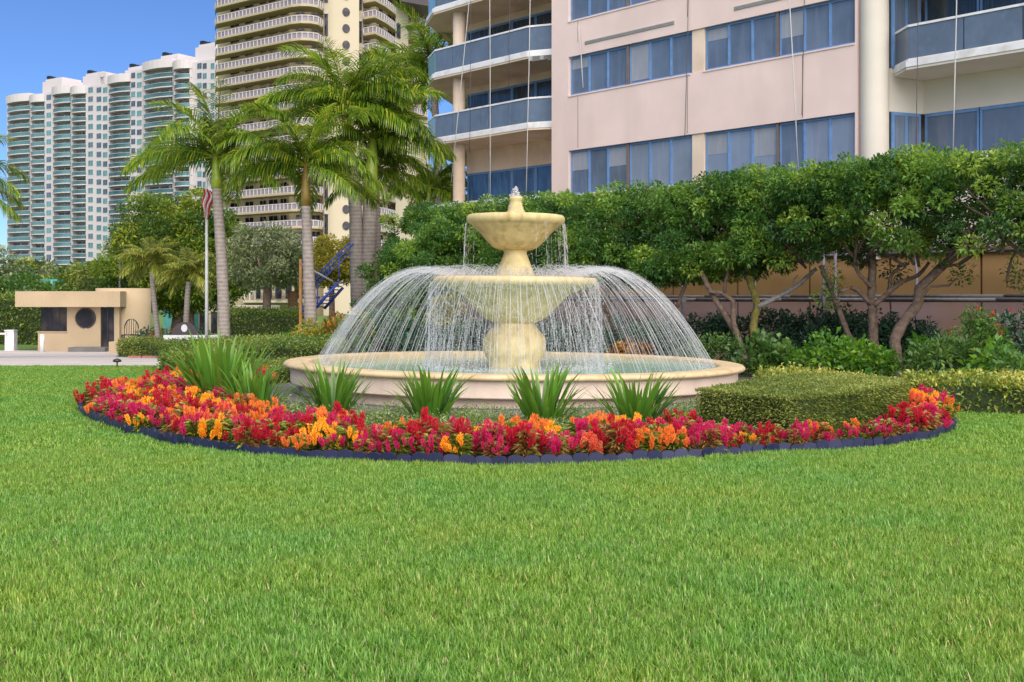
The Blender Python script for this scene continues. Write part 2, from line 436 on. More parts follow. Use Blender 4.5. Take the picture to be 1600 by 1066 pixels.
def lawn_material():
    m, N, Lk, b = nodes_of('lawn_turf')
    tc = N.new('ShaderNodeTexCoord')
    n1 = N.new('ShaderNodeTexNoise'); n1.inputs['Scale'].default_value = 60; n1.inputs['Detail'].default_value = 8
    n2 = N.new('ShaderNodeTexNoise'); n2.inputs['Scale'].default_value = 0.5; n2.inputs['Detail'].default_value = 4
    Lk.new(tc.outputs['Object'], n1.inputs['Vector']); Lk.new(tc.outputs['Object'], n2.inputs['Vector'])
    c1 = N.new('ShaderNodeValToRGB'); c1.color_ramp.elements[0].position = 0.3; c1.color_ramp.elements[1].position = 0.7
    c1.color_ramp.elements[0].color = (0.05, 0.10, 0.014, 1); c1.color_ramp.elements[1].color = (0.15, 0.25, 0.035, 1)
    Lk.new(n1.outputs['Fac'], c1.inputs['Fac'])
    mx = N.new('ShaderNodeMix'); mx.data_type = 'RGBA'; mx.blend_type = 'MULTIPLY'; mx.inputs[0].default_value = 0.6
    c2 = N.new('ShaderNodeValToRGB'); c2.color_ramp.elements[0].color = (0.75, 0.8, 0.7, 1); c2.color_ramp.elements[1].color = (1, 1, 0.8, 1)
    Lk.new(n2.outputs['Fac'], c2.inputs['Fac']); Lk.new(c1.outputs['Color'], mx.inputs[6]); Lk.new(c2.outputs['Color'], mx.inputs[7])
    Lk.new(mx.outputs[2], b.inputs['Base Color']); b.inputs['Roughness'].default_value = 0.9
    return m
M['lawn'] = lawn_material()
ys = [-60, 0, 10, 20, 29.7, 36, 45, 55, 62, 80, 150, 400, 3000]
grid_sheet('ground', -2500, 2500, ys, road_z, M['lawn'], -0.02)
# driveway beyond the lawn
rm = MB()
yy = [29.9, 34, 40, 48, 55, 62, 66]
vs = []; fs = []
for y in yy:
    xr = -8.0 - (y - 29.9) * 0.36
    vs += [(-70, y, road_z(y) + 0.004), (xr, y, road_z(y) + 0.004)]
for i in range(len(yy) - 1): fs.append((2 * i, 2 * i + 1, 2 * i + 3, 2 * i + 2))
rm.add(vs, fs)
tag(rm.build('road', M['asphalt']), kind='structure')
km = MB()
for i in range(30):
    x0 = -36 + i * 0.95
    km.box(x0, x0 + 0.93, 29.62, 29.80, -0.1, 0.035 + random.uniform(-.004, .004))
tag(km.build('kerb', M['kerb']), kind='structure')

# ------------------------------------------------------------------ apartment building on the right
F0 = Vector((6.665, 41.1)); E1 = Vector((0.660, -0.751)); M1 = Vector((0.751, 0.660))
def B(s, p, z=0.0):
    q = F0 + E1 * s + M1 * p
    return Vector((q.x, q.y, z))
def S_of(px, p=0.0):
    t = (px - 800) / FPX
    ox, oy = F0.x + M1.x * p, F0.y + M1.y * p
    return (oy * t - ox) / (E1.x - E1.y * t)
def fbox(mb, s0, s1, p0, p1, z0, z1, m=0):
    c = [B(s0, p0, z0), B(s1, p0, z0), B(s1, p1, z0), B(s0, p1, z0), B(s0, p0, z1), B(s1, p0, z1), B(s1, p1, z1), B(s0, p1, z1)]
    return mb.hexa(c, m)
def fprism(mb, poly, z0, z1, m=0):
    return mb.prism([(B(s, p).x, B(s, p).y) for s, p in poly], z0, z1, m)

apt = thing('apartment_building', 'pink apartment block with blue framed window bands and glass fronted balconies', 'building', B(0, 0, 0))
SL, SR = -7.72, 6.06
BAYS = [(-6.77, -3.74), (-3.64, -0.60), (-0.03, 2.97), (3.06, 5.97)]
ROWS = [(5.75, 7.47), (9.61, 11.12), (12.51, 14.02)]
w = MB()
zb = [3.4] + [z for r in ROWS for z in r] + [17.4]
for i in range(0, len(zb), 2):
    fbox(w, SL, SR, 0, 0.4, zb[i], zb[i + 1])
for z0, z1 in ROWS:
    fbox(w, SL, BAYS[0][0], 0, 0.4, z0, z1)
    fbox(w, BAYS[3][1], SR, 0, 0.4, z0, z1)
fbox(w, SL, SR, 0.41, 1.2, 3.4, 17.4)      # the wall's body behind the windows
w.build('wall', M['stucco_pink'], apt)
w = MB(); fbox(w, -4.0, 46, 0.0, 22, 17.41, 82)
w.build('upper_storeys', M['stucco_pink'], apt)
w = MB(); fbox(w, SL + 0.1, 46, 2.6, 22, -0.3, 17.4)
fbox(w, -15.9, SL, 2.75, 12, -0.3, 17.4)
w.build('building_core', M['stucco_peach'], apt)
for z0, z1 in ROWS:
    for a_, b_, mt in ((BAYS[1][1] + .02, BAYS[2][0] - .02, 'stucco_peach'), (BAYS[0][1] + .01, BAYS[1][0] - .01, 'brown_frame'), (BAYS[2][1] + .01, BAYS[3][0] - .01, 'brown_frame')):
        w = MB(); fbox(w, a_, b_, 0.06, 0.4, z0, z1); w.build('pier', M[mt], apt)

def window_band(s0, s1, z0, z1, p, npan, pane_mat, frame_mat, parent, th=0.07, blinds=0.0):
    """blue frame, with npan panes set behind it; frame is the window part, panes its sub-parts"""
    f = MB()
    fbox(f, s0, s1, p, p + 0.09, z1 - th, z1); fbox(f, s0, s1, p, p + 0.09, z0, z0 + th)
    wd = (s1 - s0) / npan
    for i in range(npan + 1):
        c = s0 + i * wd
        a, b = (max(s0, c - th * .6), min(s1, c + th * .6))
        fbox(f, a, b, p - 0.006, p + 0.084, z0 + th, z1 - th)
        if 0 < i < npan: fbox(f, c - 0.012, c + 0.012, p - 0.03, p - 0.007, z0 + th, z1 - th)
    fo = f.build('window', frame_mat, parent)
    for i in range(npan):
        g = MB(); fbox(g, s0 + i * wd + th * .6, s0 + (i + 1) * wd - th * .6, p + 0.04, p + 0.06, z0 + th, z1 - th)
        g.build('pane', pane_mat if not isinstance(pane_mat, list) else random.choice(pane_mat), fo)
        if blinds and random.random() < blinds:
            h_ = random.choice([.45, .45, .6, .95, .3])
            g = MB(); fbox(g, s0 + i * wd + th * .65, s0 + (i + 1) * wd - th * .65, p + 0.032, p + 0.039, z1 - th - (z1 - z0 - 2 * th) * h_, z1 - th - .005)
            g.build('blind', M['blind'], fo)
    return fo
for ri, (z0, z1) in enumerate(ROWS):
    for s0, s1 in BAYS:
        window_band(s0 + .02, s1 - .02, z0 + .01, z1 - .01, 0.13, 3, [M['pane_light'], M['pane_light'], M['pane']] if ri == 0 else M['pane'], M['blue_frame'], apt, .07, .4)
# sills
for z0, z1 in ROWS:
    sm_ = MB()
    fbox(sm_, BAYS[0][0], BAYS[1][1], -0.03, 0.12, z0 - 0.05, z0 + .004); fbox(sm_, BAYS[2][0], BAYS[3][1], -0.03, 0.12, z0 - .05, z0 + .004)
    sm_.build('window_sill', M['stucco_pink'], apt)
# vents
for s0, s1, zz in ((-5.85, -1.34, 11.46), (1.31, 4.2, 11.46)):
    v = MB()
    fbox(v, s0, s1, -0.02, 0.02, zz, zz + 0.13)
    for k in range(3): fbox(v, s0 + .02, s1 - .02, -0.035, -0.019, zz + 0.015 + k * 0.04, zz + 0.033 + k * 0.04)
    v.build('vent', M['grey_vent'], apt)
# wall joints: slim recess strips
for s in (S_of(903), S_of(1074), S_of(1254)):
    for z0, z1 in ((7.53, 9.53), (11.62, 12.44)):
        j = MB(); fbox(j, s - 0.012, s + 0.012, -0.004, 0.02, z0, z1); j.build('expansion_joint', M['ledge'], apt)
# left edge return
w = MB()
fprism(w, [(SL - .001, 0.2), (SL - .001, 0.62), (-8.25, 2.6), (-8.0, 2.6), (-7.6, .62), (-7.6, 0.2)], 3.4, 17.4)
w.build('return_wall', M['stucco_pink'], apt)
# left recess back wall with windows
def back_wall(s0, s1, p, mat, heads, nm):
    w = MB(); prev = 3.4
    for a, b in heads:
        fbox(w, s0, s1, p, p + 0.14, prev, a); prev = b
    fbox(w, s0, s1, p, p + 0.14, prev, 17.4)
    fbox(w, s0, s1, p + .141, p + .2, 3.4, 17.4)
    return w.build(nm, mat, apt)
LV = [(5.87, 7.47), (8.80, 11.12), (11.70, 14.02)]
back_wall(-16.0, -8.2, 2.4, M['stucco_peach'], LV, 'recess_wall')
for i, (z0, z1) in enumerate(LV):
    for k in range(5):
        a = -16.0 + k * 1.56
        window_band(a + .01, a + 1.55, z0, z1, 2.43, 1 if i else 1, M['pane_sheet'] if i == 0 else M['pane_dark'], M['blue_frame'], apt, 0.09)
    # chamfer window next to the edge of the facade
    q0, q1 = (-8.22, 2.38), (-7.78, 0.66)
    f = MB()
    fprism(f, [(q0[0] - .05, q0[1]), (q1[0] - .05, q1[1]), (q1[0], q1[1]), (q0[0], q0[1])], z0, z1)
    fo = f.build('window', M['blue_frame'], apt)
    g = MB(); fprism(g, [(q0[0] - .07, q0[1] - .12), (q1[0] - .07, q1[1] + .12), (q1[0] - .052, q1[1] + .12), (q0[0] - .052, q0[1] - .12)], z0 + .1, z1 - .1)
    g.build('pane', M['pane_sheet'], fo)
# columns
for nm, s, p, r, z0, z1, mt in (('column', -14.35, 0.62, 0.27, 3.4, 17.4, 'stucco_peach'), ('column', 6.48, 0.28, 0.43, 2.9, 17.4, 'stucco_cream')):
    c = B(s, p); m_ = MB(); m_.lathe([(r, z0), (r, z1)], (c.x, c.y), 28); m_.build(nm, M[mt], apt)

def rail(bal, path, z0, z1, glass, npan):
    """railing along a plan path of (s,p): glass panels, posts, rails"""
    tr = MB(); 
    for i in range(len(path) - 1):
        (a, b), (c, d) = path[i], path[i + 1]
        L = math.hypot(c - a, d - b); ux, uy = (c - a) / L, (d - b) / L; nx, ny = -uy * .04, ux * .04
        quad = [(a + nx, b + ny), (c + nx, d + ny), (c - nx, d - ny), (a - nx, b - ny)]
        fprism(tr, quad, z1 - 0.07, z1); 
        q2 = [(a + nx * .7, b + ny * .7), (c + nx * .7, d + ny * .7), (c - nx * .7, d - ny * .7), (a - nx * .7, b - ny * .7)]
        fprism(tr, q2, z0 + 0.03, z0 + 0.09)
    tr.build('rail_frame', M['white_paint'], bal)
    for i in range(len(path) - 1):
        (a, b), (c, d) = path[i], path[i + 1]
        n = npan[i]; L = math.hypot(c - a, d - b); ux, uy = (c - a) / L, (d - b) / L; nx, ny = -uy * .012, ux * .012
        for k in range(n):
            t0, t1 = (k + .012) / n, (k + .988) / n
            A = (a + (c - a) * t0, b + (d - b) * t0); C_ = (a + (c - a) * t1, b + (d - b) * t1)
            g = MB(); fprism(g, [(A[0] + nx, A[1] + ny), (C_[0] + nx, C_[1] + ny), (C_[0] - nx, C_[1] - ny), (A[0] - nx, A[1] - ny)], z0 + 0.09, z1 - 0.07)
            g.build('glass_panel', glass if i < 2 or len(path) < 4 else M['rail_glass_pale'], bal)
LSLAB = [(-7.74, .62), (-9.04, -.06), (-15.3, -.06), (-16.9, .8), (-21, 6.0), (-19, 7.5), (-16.02, 2.39), (-8.21, 2.39)]
RSLAB = [(6.95, .62), (7.75, -.06), (20, -.06), (20, 1.94), (7.17, 1.94)]
for k in range(-1, 4):
    zf = 8.75 + 2.9 * k
    sl = MB(); fprism(sl, LSLAB, zf - 0.24, zf)
    bo = sl.build('balcony', M['stucco_peach'], apt)
    tp = MB(); fprism(tp, [(-7.76, .575), (-9.06, -.09), (-15.35, -.09), (-16.95, .78), (-16.9, .84), (-15.3, -.061), (-9.04, -.055), (-7.76, .64)], zf - 0.16, zf + 0.03)
    tp.build('slab_edge', M['white_paint'], bo)
    if k >= 0: rail(bo, [(-7.85, .62), (-9.1, 0), (-15.25, 0), (-16.8, .8)], zf, zf + 1.1, M['rail_glass'], [1, 5, 1])
    sl = MB(); fprism(sl, RSLAB, zf - 0.24, zf)
    bo = sl.build('balcony', M['stucco_cream'], apt)
    tp = MB(); fprism(tp, [(6.95, .60), (7.75, -.09), (20, -.09), (20, -.061), (7.76, -.061), (6.95, .64)], zf - 0.16, zf + 0.03)
    tp.build('slab_edge', M['white_paint'], bo)
    if k >= 0: rail(bo, [(7.0, .62), (7.8, 0), (19.9, 0)], zf, zf + 1.1, M['rail_glass'], [1, 7])
for k in range(9):      # broken concrete at the corner of the upper left balcony
    a_ = -9.0 + k * .145; pp = .02 + k * .075; m_ = MB(); h0 = random.uniform(.05, .16)
    fprism(m_, [(a_, pp - .10), (a_ + .15, pp - .04), (a_ + .13, pp + .06), (a_ + .02, pp + .04)], 11.65 - .26 - h0, 11.65 - .17)
    m_.build('broken_concrete', M['concrete'] if k % 3 else M['grey_vent'], apt)
# right recess
back_wall(7.16, 20, 1.95, M['stucco_cream'], LV, 'recess_wall')
for z0, z1 in LV:
    for k in range(7):
        a = 7.2 + k * 1.8
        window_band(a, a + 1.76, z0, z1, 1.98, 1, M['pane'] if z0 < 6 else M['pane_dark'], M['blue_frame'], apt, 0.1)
w = MB(); prev = 3.4
for a, b in LV + [(17.4, 0)]:
    w = MB(); fprism(w, [(6.7, .5), (7.16, 1.95), (7.0, 1.95), (6.5, .5)], prev, a); prev = b
    w.build('return_wall', M['stucco_cream'], apt)
for z0, z1 in LV:
    f = MB(); fprism(f, [(6.80, .75), (7.14, 1.85), (7.09, 1.85), (6.75, .75)], z0, z1)
    fo = f.build('window', M['blue_frame'], apt)
    g = MB(); fprism(g, [(6.85, .85), (6.97, 1.22), (6.95, 1.22), (6.83, .85)], z0 + .1, z1 - .1); fprism(g, [(7.01, 1.34), (7.13, 1.74), (7.11, 1.74), (6.99, 1.34)], z0 + .1, z1 - .1)
    g.build('pane', M['pane'], fo)
# ledge and ground storey
w = MB(); fbox(w, -15.9, 40, -0.10, 2.6, 3.05, 3.395); w.build('ledge', M['ledge'], apt)
w = MB(); fbox(w, -15.9, 40, -0.13, -0.101, 3.12, 3.38); w.build('ledge_edge', M['grey_vent'], apt)
w = MB(); fbox(w, -16.0, -7.73, -0.02, 0.2, 3.4, 5.6); w.build('parapet', M['stucco_pink'], apt)
w = MB(); fbox(w, 6.07, 40, -0.02, 0.2, 3.4, 5.6); w.build('parapet', M['stucco_cream'], apt)
w = MB(); fbox(w, 20.01, 46, 0, 2.6, 3.4, 17.4); w.build('wall', M['stucco_pink'], apt)
w = MB(); fbox(w, -15.9, 40, 0.17, 2.59, -0.3, 3.04); w.build('ground_wall', M['brown_frame'], apt)
for k in range(19):
    a = -15.8 + k * 2.87
    w = MB(); fbox(w, a + .03, a + 2.82, 0.05, 0.169, 1.63, 3.02); w.build('wall_panel', M['stucco_tan'], apt)
    w = MB(); fbox(w, a + .03, a + 2.82, 0.05, 0.169, -0.2, 1.60); w.build('wall_panel', M['stucco_mauve_bounce'], apt)  # lower row: same wall, coloured bounce light painted into its base colour

# hanging ropes in front of the facade
ROPES = [(733, 0, 705, 285, 'white', -0.6), (765, 0, 766, 312, 'white', -0.5), (828, 0, 822, 312, 'white', -0.55), (735, 0, 734, 240, 'dark', -.3), (796, 0, 795, 140, 'dark', -.3),
         (1233, 0, 1247, 262, 'white', -.4), (1434, 0, 1431, 250, 'dark', -.45), (1494, 0, 1489, 238, 'white', -.6), (904, 40, 911, 137, 'white', -.15), (1075, 0, 1070, 215, 'dark', -.12), (1256, 0, 1253, 180, 'dark', -.12)]
RL = ['slanting white rope hanging nearest the palms', 'straight white rope hanging in front of the corner balcony', 'white rope hanging by the right end of the glass balcony', 'thin dark line hanging over the balcony beside the slanting white rope',
      'short thin dark line hanging between two white ropes at the balcony', 'white rope hanging across the pink wall windows, bent near its foot', 'thin dark line hanging over the cream balcony', 'white rope hanging in front of the cream balcony glass',
      'short frayed white rope end hanging over the first window of the pink wall', 'thin dark line down the pink wall above the tan pier', 'thin dark line down the pink wall beside the bent white rope']
for (x0, y0, x1, y1, c, p), lb in zip(ROPES, RL):
    s0, s1 = S_of(x0, p), S_of(x1, p)
    b0, b1 = B(s0, p), B(s1, p)
    za, zb_ = CAMH + (HOR - y0) / FPX * b0.y, CAMH + (HOR - y1) / FPX * b1.y
    A = Vector((b0.x, b0.y, za)); C_ = Vector((b1.x, b1.y, zb_))
    top = A + (A - C_) * (3.0 / max(1, (A - C_).length)) if y0 == 0 else A
    mb = MB(); mid = (top + C_) / 2 + Vector((0.015, 0, 0))
    mb.tube([top, (top + mid) / 2, mid, (mid + C_) / 2, C_], 0.018 if c == 'white' else 0.012, 6)
    o = mb.build('rope', M['rope_' + c]); tag(o, lb, 'rope', 'ropes hanging down the building')

# scaffolding along the foot of the building
sc = thing('scaffolding', 'galvanised tube scaffolding along the tan wall behind the trees', 'scaffolding', B(0, -1.0, 0))
def pipe(nm, s0, s1, p, z0, z1=None, r=0.05):
    m_ = MB(); m_.tube([B(s0, p, z0), B(s1, p, z0 if z1 is None else z1)], r, 8); return m_.build(nm, M['steel'], sc)
for z, p in ((1.68, -1.0), (1.78, -.55), (0.42, -1.0), (3.02, -1.0)):
    for k in range(8): pipe('ledger', -10 + k * 3.5, -10 + k * 3.5 + 3.48, p, z, r=0.045)
for s in (S_of(1070, -1), S_of(1182, -1), S_of(1290, -1) , S_of(1308, -1), S_of(1435, -1), 13.5, -3, -8):
    pipe('standard', s, s, -1.0 - 0.1, 0.0, 3.3)
    for z in (0.42, 1.68):
        m_ = MB(); c = B(s, -1.05, z); m_.box(c.x - .08, c.x + .08, c.y - .08, c.y + .08, z - .08, z + .08); m_.build('coupler', M['steel'], sc)
pipe('brace', S_of(1290, -1), S_of(1265, -1), -.9, 2.7, 0.5, 0.025)
for k in range(14):
    m_ = MB(); a = -8 + k * 1.6; fbox(m_, a, a + 1.57, -1.0, -0.72, 3.08, 3.13); m_.build('plank', M['orange_wood'] if k % 5 == 2 else M['ledge'], sc)

# ------------------------------------------------------------------ white tower far behind
def white_tower():
    # plan line from (px 12, 400 m) to (px 336, 345 m)
    A = Vector((X(12, 400), 400)); Bq = Vector((X(336, 345), 345))
    e = (Bq - A).normalized(); n = Vector((e.y, -e.x))        # n points to the camera
    if n.y > 0: n = -n
    t = thing('white_tower', 'tall white apartment tower with curved teal glass balconies', 'building', (A.x, A.y, 0))
    def spx(px):
        k = (px - 800) / FPX
        return (A.y * k - A.x) / (e.x - e.y * k)
    def Pt(s, o): q = A + e * s + n * o; return (q.x, q.y)
    def zz(px, py):
        s = spx(px); return Z(py, (A + e * s).y)
    FH = 2.9; z00 = -1.2
    # body: segments with own roof heights
    SEG = [(12, 72, 150, 0.0), (72, 84, 143, 0.4), (84, 136, 137, 0.0), (136, 171, 131, 0.2), (171, 206, 119, 0), (206, 224, 108, 0.3), (224, 298, 97, 0.0), (298, 337, 92, -0.6)]
    m_ = MB()
    for a, b, y, o in SEG:
        s0, s1 = spx(a), spx(b)
        m_.prism([Pt(s0, o - 1.38 if o == 0 else o), Pt(s1, o - 1.38 if o == 0 else o), Pt(s1, -24), Pt(s0, -24)], z00, zz((a + b) / 2, y + 2))
    m_.build('wall', M['tower_white'], t)
    bays = [(13, 48.5, 150, 1), (50, 71.5, 150, 1), (84.5, 112.5, 137, 1), (114, 136, 137, 1), (171.5, 205.5, 119, 1), (226, 272, 97, 1), (274, 298, 97, 1)]
    def arc(s0, s1, bulge, base, n=6):
        return [Pt(s0 + (s1 - s0) * i / n, base + bulge * math.sin(math.pi * (0.08 + 0.84 * i / n))) for i in range(n + 1)]
    for a, b, yt, _ in bays:
        s0, s1 = spx(a), spx(b); top = zz((a + b) / 2, yt)
        nf = int((top - z00) / FH)
        out = arc(s0, s1, 1.5, 0.2)
        inn = [Pt(s1, -1.3), Pt(s0, -1.3)]
        # roof crown over the bay
        r_ = MB(); r_.prism(arc(s0 - .2, s1 + .2, 1.7, .4) + inn, top - 2.3, top + 0.3); r_.build('roof_band', M['tower_white'], t)
        slab = MB(); slab.prism(out + inn, 0, 0.30); slab.prism([Pt(s0, -1.3), Pt(s0 + .5, -1.3), Pt(s0 + .5, .5), Pt(s0, .5)], .42, FH) ; slab.prism([Pt(s1 - .3, -1.3), Pt(s1, -1.3), Pt(s1, .3), Pt(s1 - .3, .3)], .42, FH)
        sme = slab.mesh('balcony', M['tower_white'], (A.x, A.y, 0))
        rl = MB()
        o2 = arc(s0 + .1, s1 - .1, 1.5, 0.1); i2 = arc(s0 + .1, s1 - .1, 1.5, 0.02)
        rl.prism(o2 + i2[::-1], 0.30, 1.40)
        rme = rl.mesh('railing', M['tower_rail'], (A.x, A.y, 0))
        tr = MB(); o3 = arc(s0 + .05, s1 - .05, 1.5, 0.18); tr.prism(o3 + i2[::-1], 1.405, 1.50)
        tme = tr.mesh('top_rail', M['tower_white'], (A.x, A.y, 0))
        dr = MB(); W_ = s1 - s0
        for q0, q1 in ((.08, .36), (.44, .70), (.80, .95)):
            dr.prism([Pt(s0 + W_ * q0, -1.22), Pt(s0 + W_ * q1, -1.22), Pt(s0 + W_ * q1, -1.37), Pt(s0 + W_ * q0, -1.37)], 0.45, 2.5)
        dme = dr.mesh('glass_door', M['tower_glass'], (A.x, A.y, 0)); dme2 = dme.copy(); dme2.materials[0] = M['tower_dark']
        for f in range(nf):
            z = top - 2.4 - (f + 1) * FH
            if z < 0: break
            bo = link('balcony', sme, t, (0, 0, z))
            link('railing', rme, bo); link('top_rail', tme, bo)
            link('glass_door', dme2 if random.random() < .3 else dme, bo)
    # plain window columns
    cols = [(74.5, 82, 143, 0.4), (139, 146.5, 131, .2), (152, 159.5, 131, .2), (162, 169, 131, .2), (206.5, 213, 108, .3), (215.5, 223, 108, .3), (306, 313, 92, -.6), (314.5, 321, 92, -.6), (327, 333, 92, -.6)]
    for a, b, yt, o in cols:
        s0, s1 = spx(a), spx(b); top = zz(a, yt)
        fr = MB(); fr.prism([Pt(s0, o + .06), Pt(s1, o + .06), Pt(s1, o), Pt(s0, o)], 0, 1.75)
        fme = fr.mesh('window', M['tower_white'], (A.x, A.y, 0))
        pn = MB()
        for q0, q1 in ((.02, .48), (.52, .98)):
            c0, c1 = s0 + (s1 - s0) * q0, s0 + (s1 - s0) * q1
            pn.prism([Pt(c0, o + .1), Pt(c1, o + .1), Pt(c1, o + .061), Pt(c0, o + .061)], 0.06, 1.7)
        pme = pn.mesh('pane', M['tower_glass'], (A.x, A.y, 0)); pme2 = pme.copy(); pme2.materials[0] = M['tower_dark']
        for f in range(24):
            z = top - 3.0 - f * FH
            if z < 0: break
            wo = link('window', fme, t, (0, 0, z)); link('pane', pme2 if random.random() < .4 else pme, wo)
    # penthouse boxes
    for a, b, y0, y1 in ((54, 84, 121, 152), (117, 148, 112, 138), (183, 215, 102, 122), (234, 266, 84, 100), (293, 325, 66, 98)):
        s0, s1 = spx(a), spx(b); z0, z1 = zz(a, y1), zz(a, y0)
        p_ = MB(); p_.prism([Pt(s0, -3), Pt(s1, -3), Pt(s1, -12), Pt(s0, -12)], z0 - 3, z1 - 1.2)
        p_.prism([Pt(s0 + .8, -3.6), Pt(s1 - .6, -3.6), Pt(s1 - .6, -11), Pt(s0 + .8, -11)], z1 - 1.2, z1 - .3)
        po = p_.build('penthouse', M['tower_white'], t)
        q = MB(); q.prism([Pt(s0 + 1, -3.9), Pt(s0 + 2.4, -3.9), Pt(s0 + 2.4, -5.5), Pt(s0 + 1, -5.5)], z1 - .3, z1 + .9)
        q.build('roof_plant', M['black_metal'], po); q = MB()
        for k in range(1): q.prism([Pt(s0 + 2.6 + k * .8, -4), Pt(s0 + 5.2, -4), Pt(s0 + 5.2, -4.3), Pt(s0 + 2.6 + k * .8, -4.3)], z1 - .3, z1 + .25)
        q.build('roof_plant', M['black_metal'], po)
    s0, s1 = spx(148), spx(161); z0, z1 = zz(150, 136), zz(150, 114)
    p_ = MB()
    for a, b in ((s0, s0 + .9), (s1 - .9, s1)): p_.prism([Pt(a, -1.2), Pt(b, -1.2), Pt(b, -2.4), Pt(a, -2.4)], z0 - 2, z1 - 1.2)
    p_.prism([Pt(s0, -1.2), Pt(s1, -1.2), Pt(s1, -2.4), Pt(s0, -2.4)], z1 - 1.2, z1 + .1)
    p_.build('roof_arch', M['tower_white'], t)
white_tower()

# ------------------------------------------------------------------ beige tower
def beige_tower():
    FH = 2.9
    t = thing('beige_tower', 'beige apartment tower with long curved balconies and small round windows', 'building', (X(505, 206), 206, 0))
    off = tuple(t.location)
    def Q(px, d): return (X(px, d), d)
    back = [Q(505, 207), Q(455, 206.5), Q(338, 220), Q(338, 240), Q(505, 240)]
    body = MB()
    body.prism([Q(340, 221), Q(452, 207.5), Q(506, 209), Q(506, 240), Q(345, 240)], -1.2, 72)
    body.build('wall', M['beige'], t)
    b2 = MB()
    b2.prism([Q(514, 207.5), Q(561, 210), Q(561, 240), Q(514, 240)], -1.2, 75)
    b2.prism([Q(505.5, 206), Q(514, 206), Q(514, 240), Q(505.5, 240)], -1.2, 75)
    b2.prism([Q(561, 211.5), Q(567, 211.5), Q(567, 240), Q(561, 240)], -1.2, 75)
    b2.prism([Q(567, 215), Q(588, 216), Q(618, 226), Q(618, 245), Q(567, 245)], -1.2, 75)
    b2.prism([Q(618, 221), Q(638, 226), Q(638, 250), Q(618, 250)], -1.2, 64)
    b2.prism([Q(638, 232), Q(668, 236), Q(668, 260), Q(638, 260)], -1.2, 60)
    b2.build('stair_wall', M['beige_light'], t)
    rf = MB(); rf.prism([Q(624, 218), Q(672, 222), Q(672, 260), Q(630, 262)], Z(10, 222), Z(-12, 222)); rf.build('roof', M['bronze'], t)
    def offset(path, k):      # move a plan path towards the camera by k metres
        return [(x * (y - k) / y, y - k) for x, y in path]
    def balconies(path, zs, posts, wins, wpath):
        inner = [(x * 1.0, y) for x, y in path]
        o0 = path; i0 = [(x * (y + 3.9) / y, y + 3.9) for x, y in path]
        sl = MB(); sl.prism(o0 + i0[::-1], -.32, 0.0)
        sme = sl.mesh('balcony', M['beige'], off)
        rl = MB(); ins = [(x * (y + .25) / y, y + .25) for x, y in path]; in2 = [(x * (y + .35) / y, y + .35) for x, y in path]
        rl.prism(ins + in2[::-1], 0.12, 0.98)
        rme = rl.mesh('rail_infill', M['beige_mesh'], off)
        pr = MB(); p0 = [(x * (y + .12) / y, y + .12) for x, y in path]; p1 = [(x * (y + .42) / y, y + .42) for x, y in path]
        pr.prism(p0 + p1[::-1], 1.0, 1.16); pr.prism(p0 + p1[::-1], .003, .1)
        # posts along the path
        tot = [0]
        for i in range(len(path) - 1): tot.append(tot[-1] + math.dist(path[i], path[i + 1]))
        for k in range(posts + 1):
            L = tot[-1] * k / posts; i = max(j for j in range(len(tot)) if tot[j] <= L + 1e-6); i = min(i, len(path) - 2)
            u = (L - tot[i]) / (tot[i + 1] - tot[i]); x = path[i][0] + (path[i + 1][0] - path[i][0]) * u; y = path[i][1] + (path[i + 1][1] - path[i][1]) * u
            pr.box(x - .07, x + .07, y + .10, y + .24, .1, 1.0)
        pme = pr.mesh('railing', M['beige_rail'], off)
        for z in zs:
            bo = link('balcony', sme, t, (0, 0, z))
            link('rail_infill', rme, bo); link('railing', pme, bo)
        # windows of the recessed wall
        for (a, b, d0, d1) in wins:
            wf = MB(); wf.prism([Q(a, d0), Q(b, d1), Q(b, d1 + .3), Q(a, d0 + .3)], 0.05, 2.4)
            me = wf.mesh('window', M['dark_glass'], off)
            fm = MB()
            for q in (a, (a + b) / 2, b): fm.prism([Q(q - .25, d0 - .08 + (d1 - d0) * (q - a) / (b - a)), Q(q + .25, d0 - .08 + (d1 - d0) * (q - a) / (b - a)), Q(q + .25, d1), Q(q - .25, d1)], 0.05, 2.4)
            fme = fm.mesh('window_frame', M['beige_light'], off)
            for z in zs:
                wo = link('window', me, t, (0, 0, z)); link('window_frame', fme, wo)
    zs = [Z(355, 203) + FH * k for k in range(-1, 21)]
    left = [Q(336, 216.5), Q(338, 214), Q(455, 201.5), Q(470, 200.8), Q(485, 201), Q(497, 202), Q(504, 204)]
    lw = [(360, 374, 218.3, 216.6), (383, 396, 215.5, 213.9), (406, 416, 212.7, 211.5), (420, 434, 211, 209.4), (438, 448, 208.9, 207.6), (462, 476, 207.6, 207.9), (487, 500, 208.3, 208.7)]
    balconies(left, zs, 30, lw, None)
    right = [Q(568, 210.5), Q(586, 209), Q(602, 213), Q(617, 218.5), Q(619, 221)]
    rw = [(569.5, 579, 214.6, 215.1), (592, 602, 217.2, 220.6), (606, 612, 221.8, 223.8)]
    balconies(right, [z for z in zs], 14, rw, None)
    far = [Q(638, 227), Q(650, 226), Q(668, 230)]
    balconies(far, zs[8:19], 8, [(645, 655, 232.6, 234)], None)
    # round windows and strip windows
    zr = [Z(353, 209) + FH * k for k in range(-2, 20)]
    c = Q(541, 208.85)
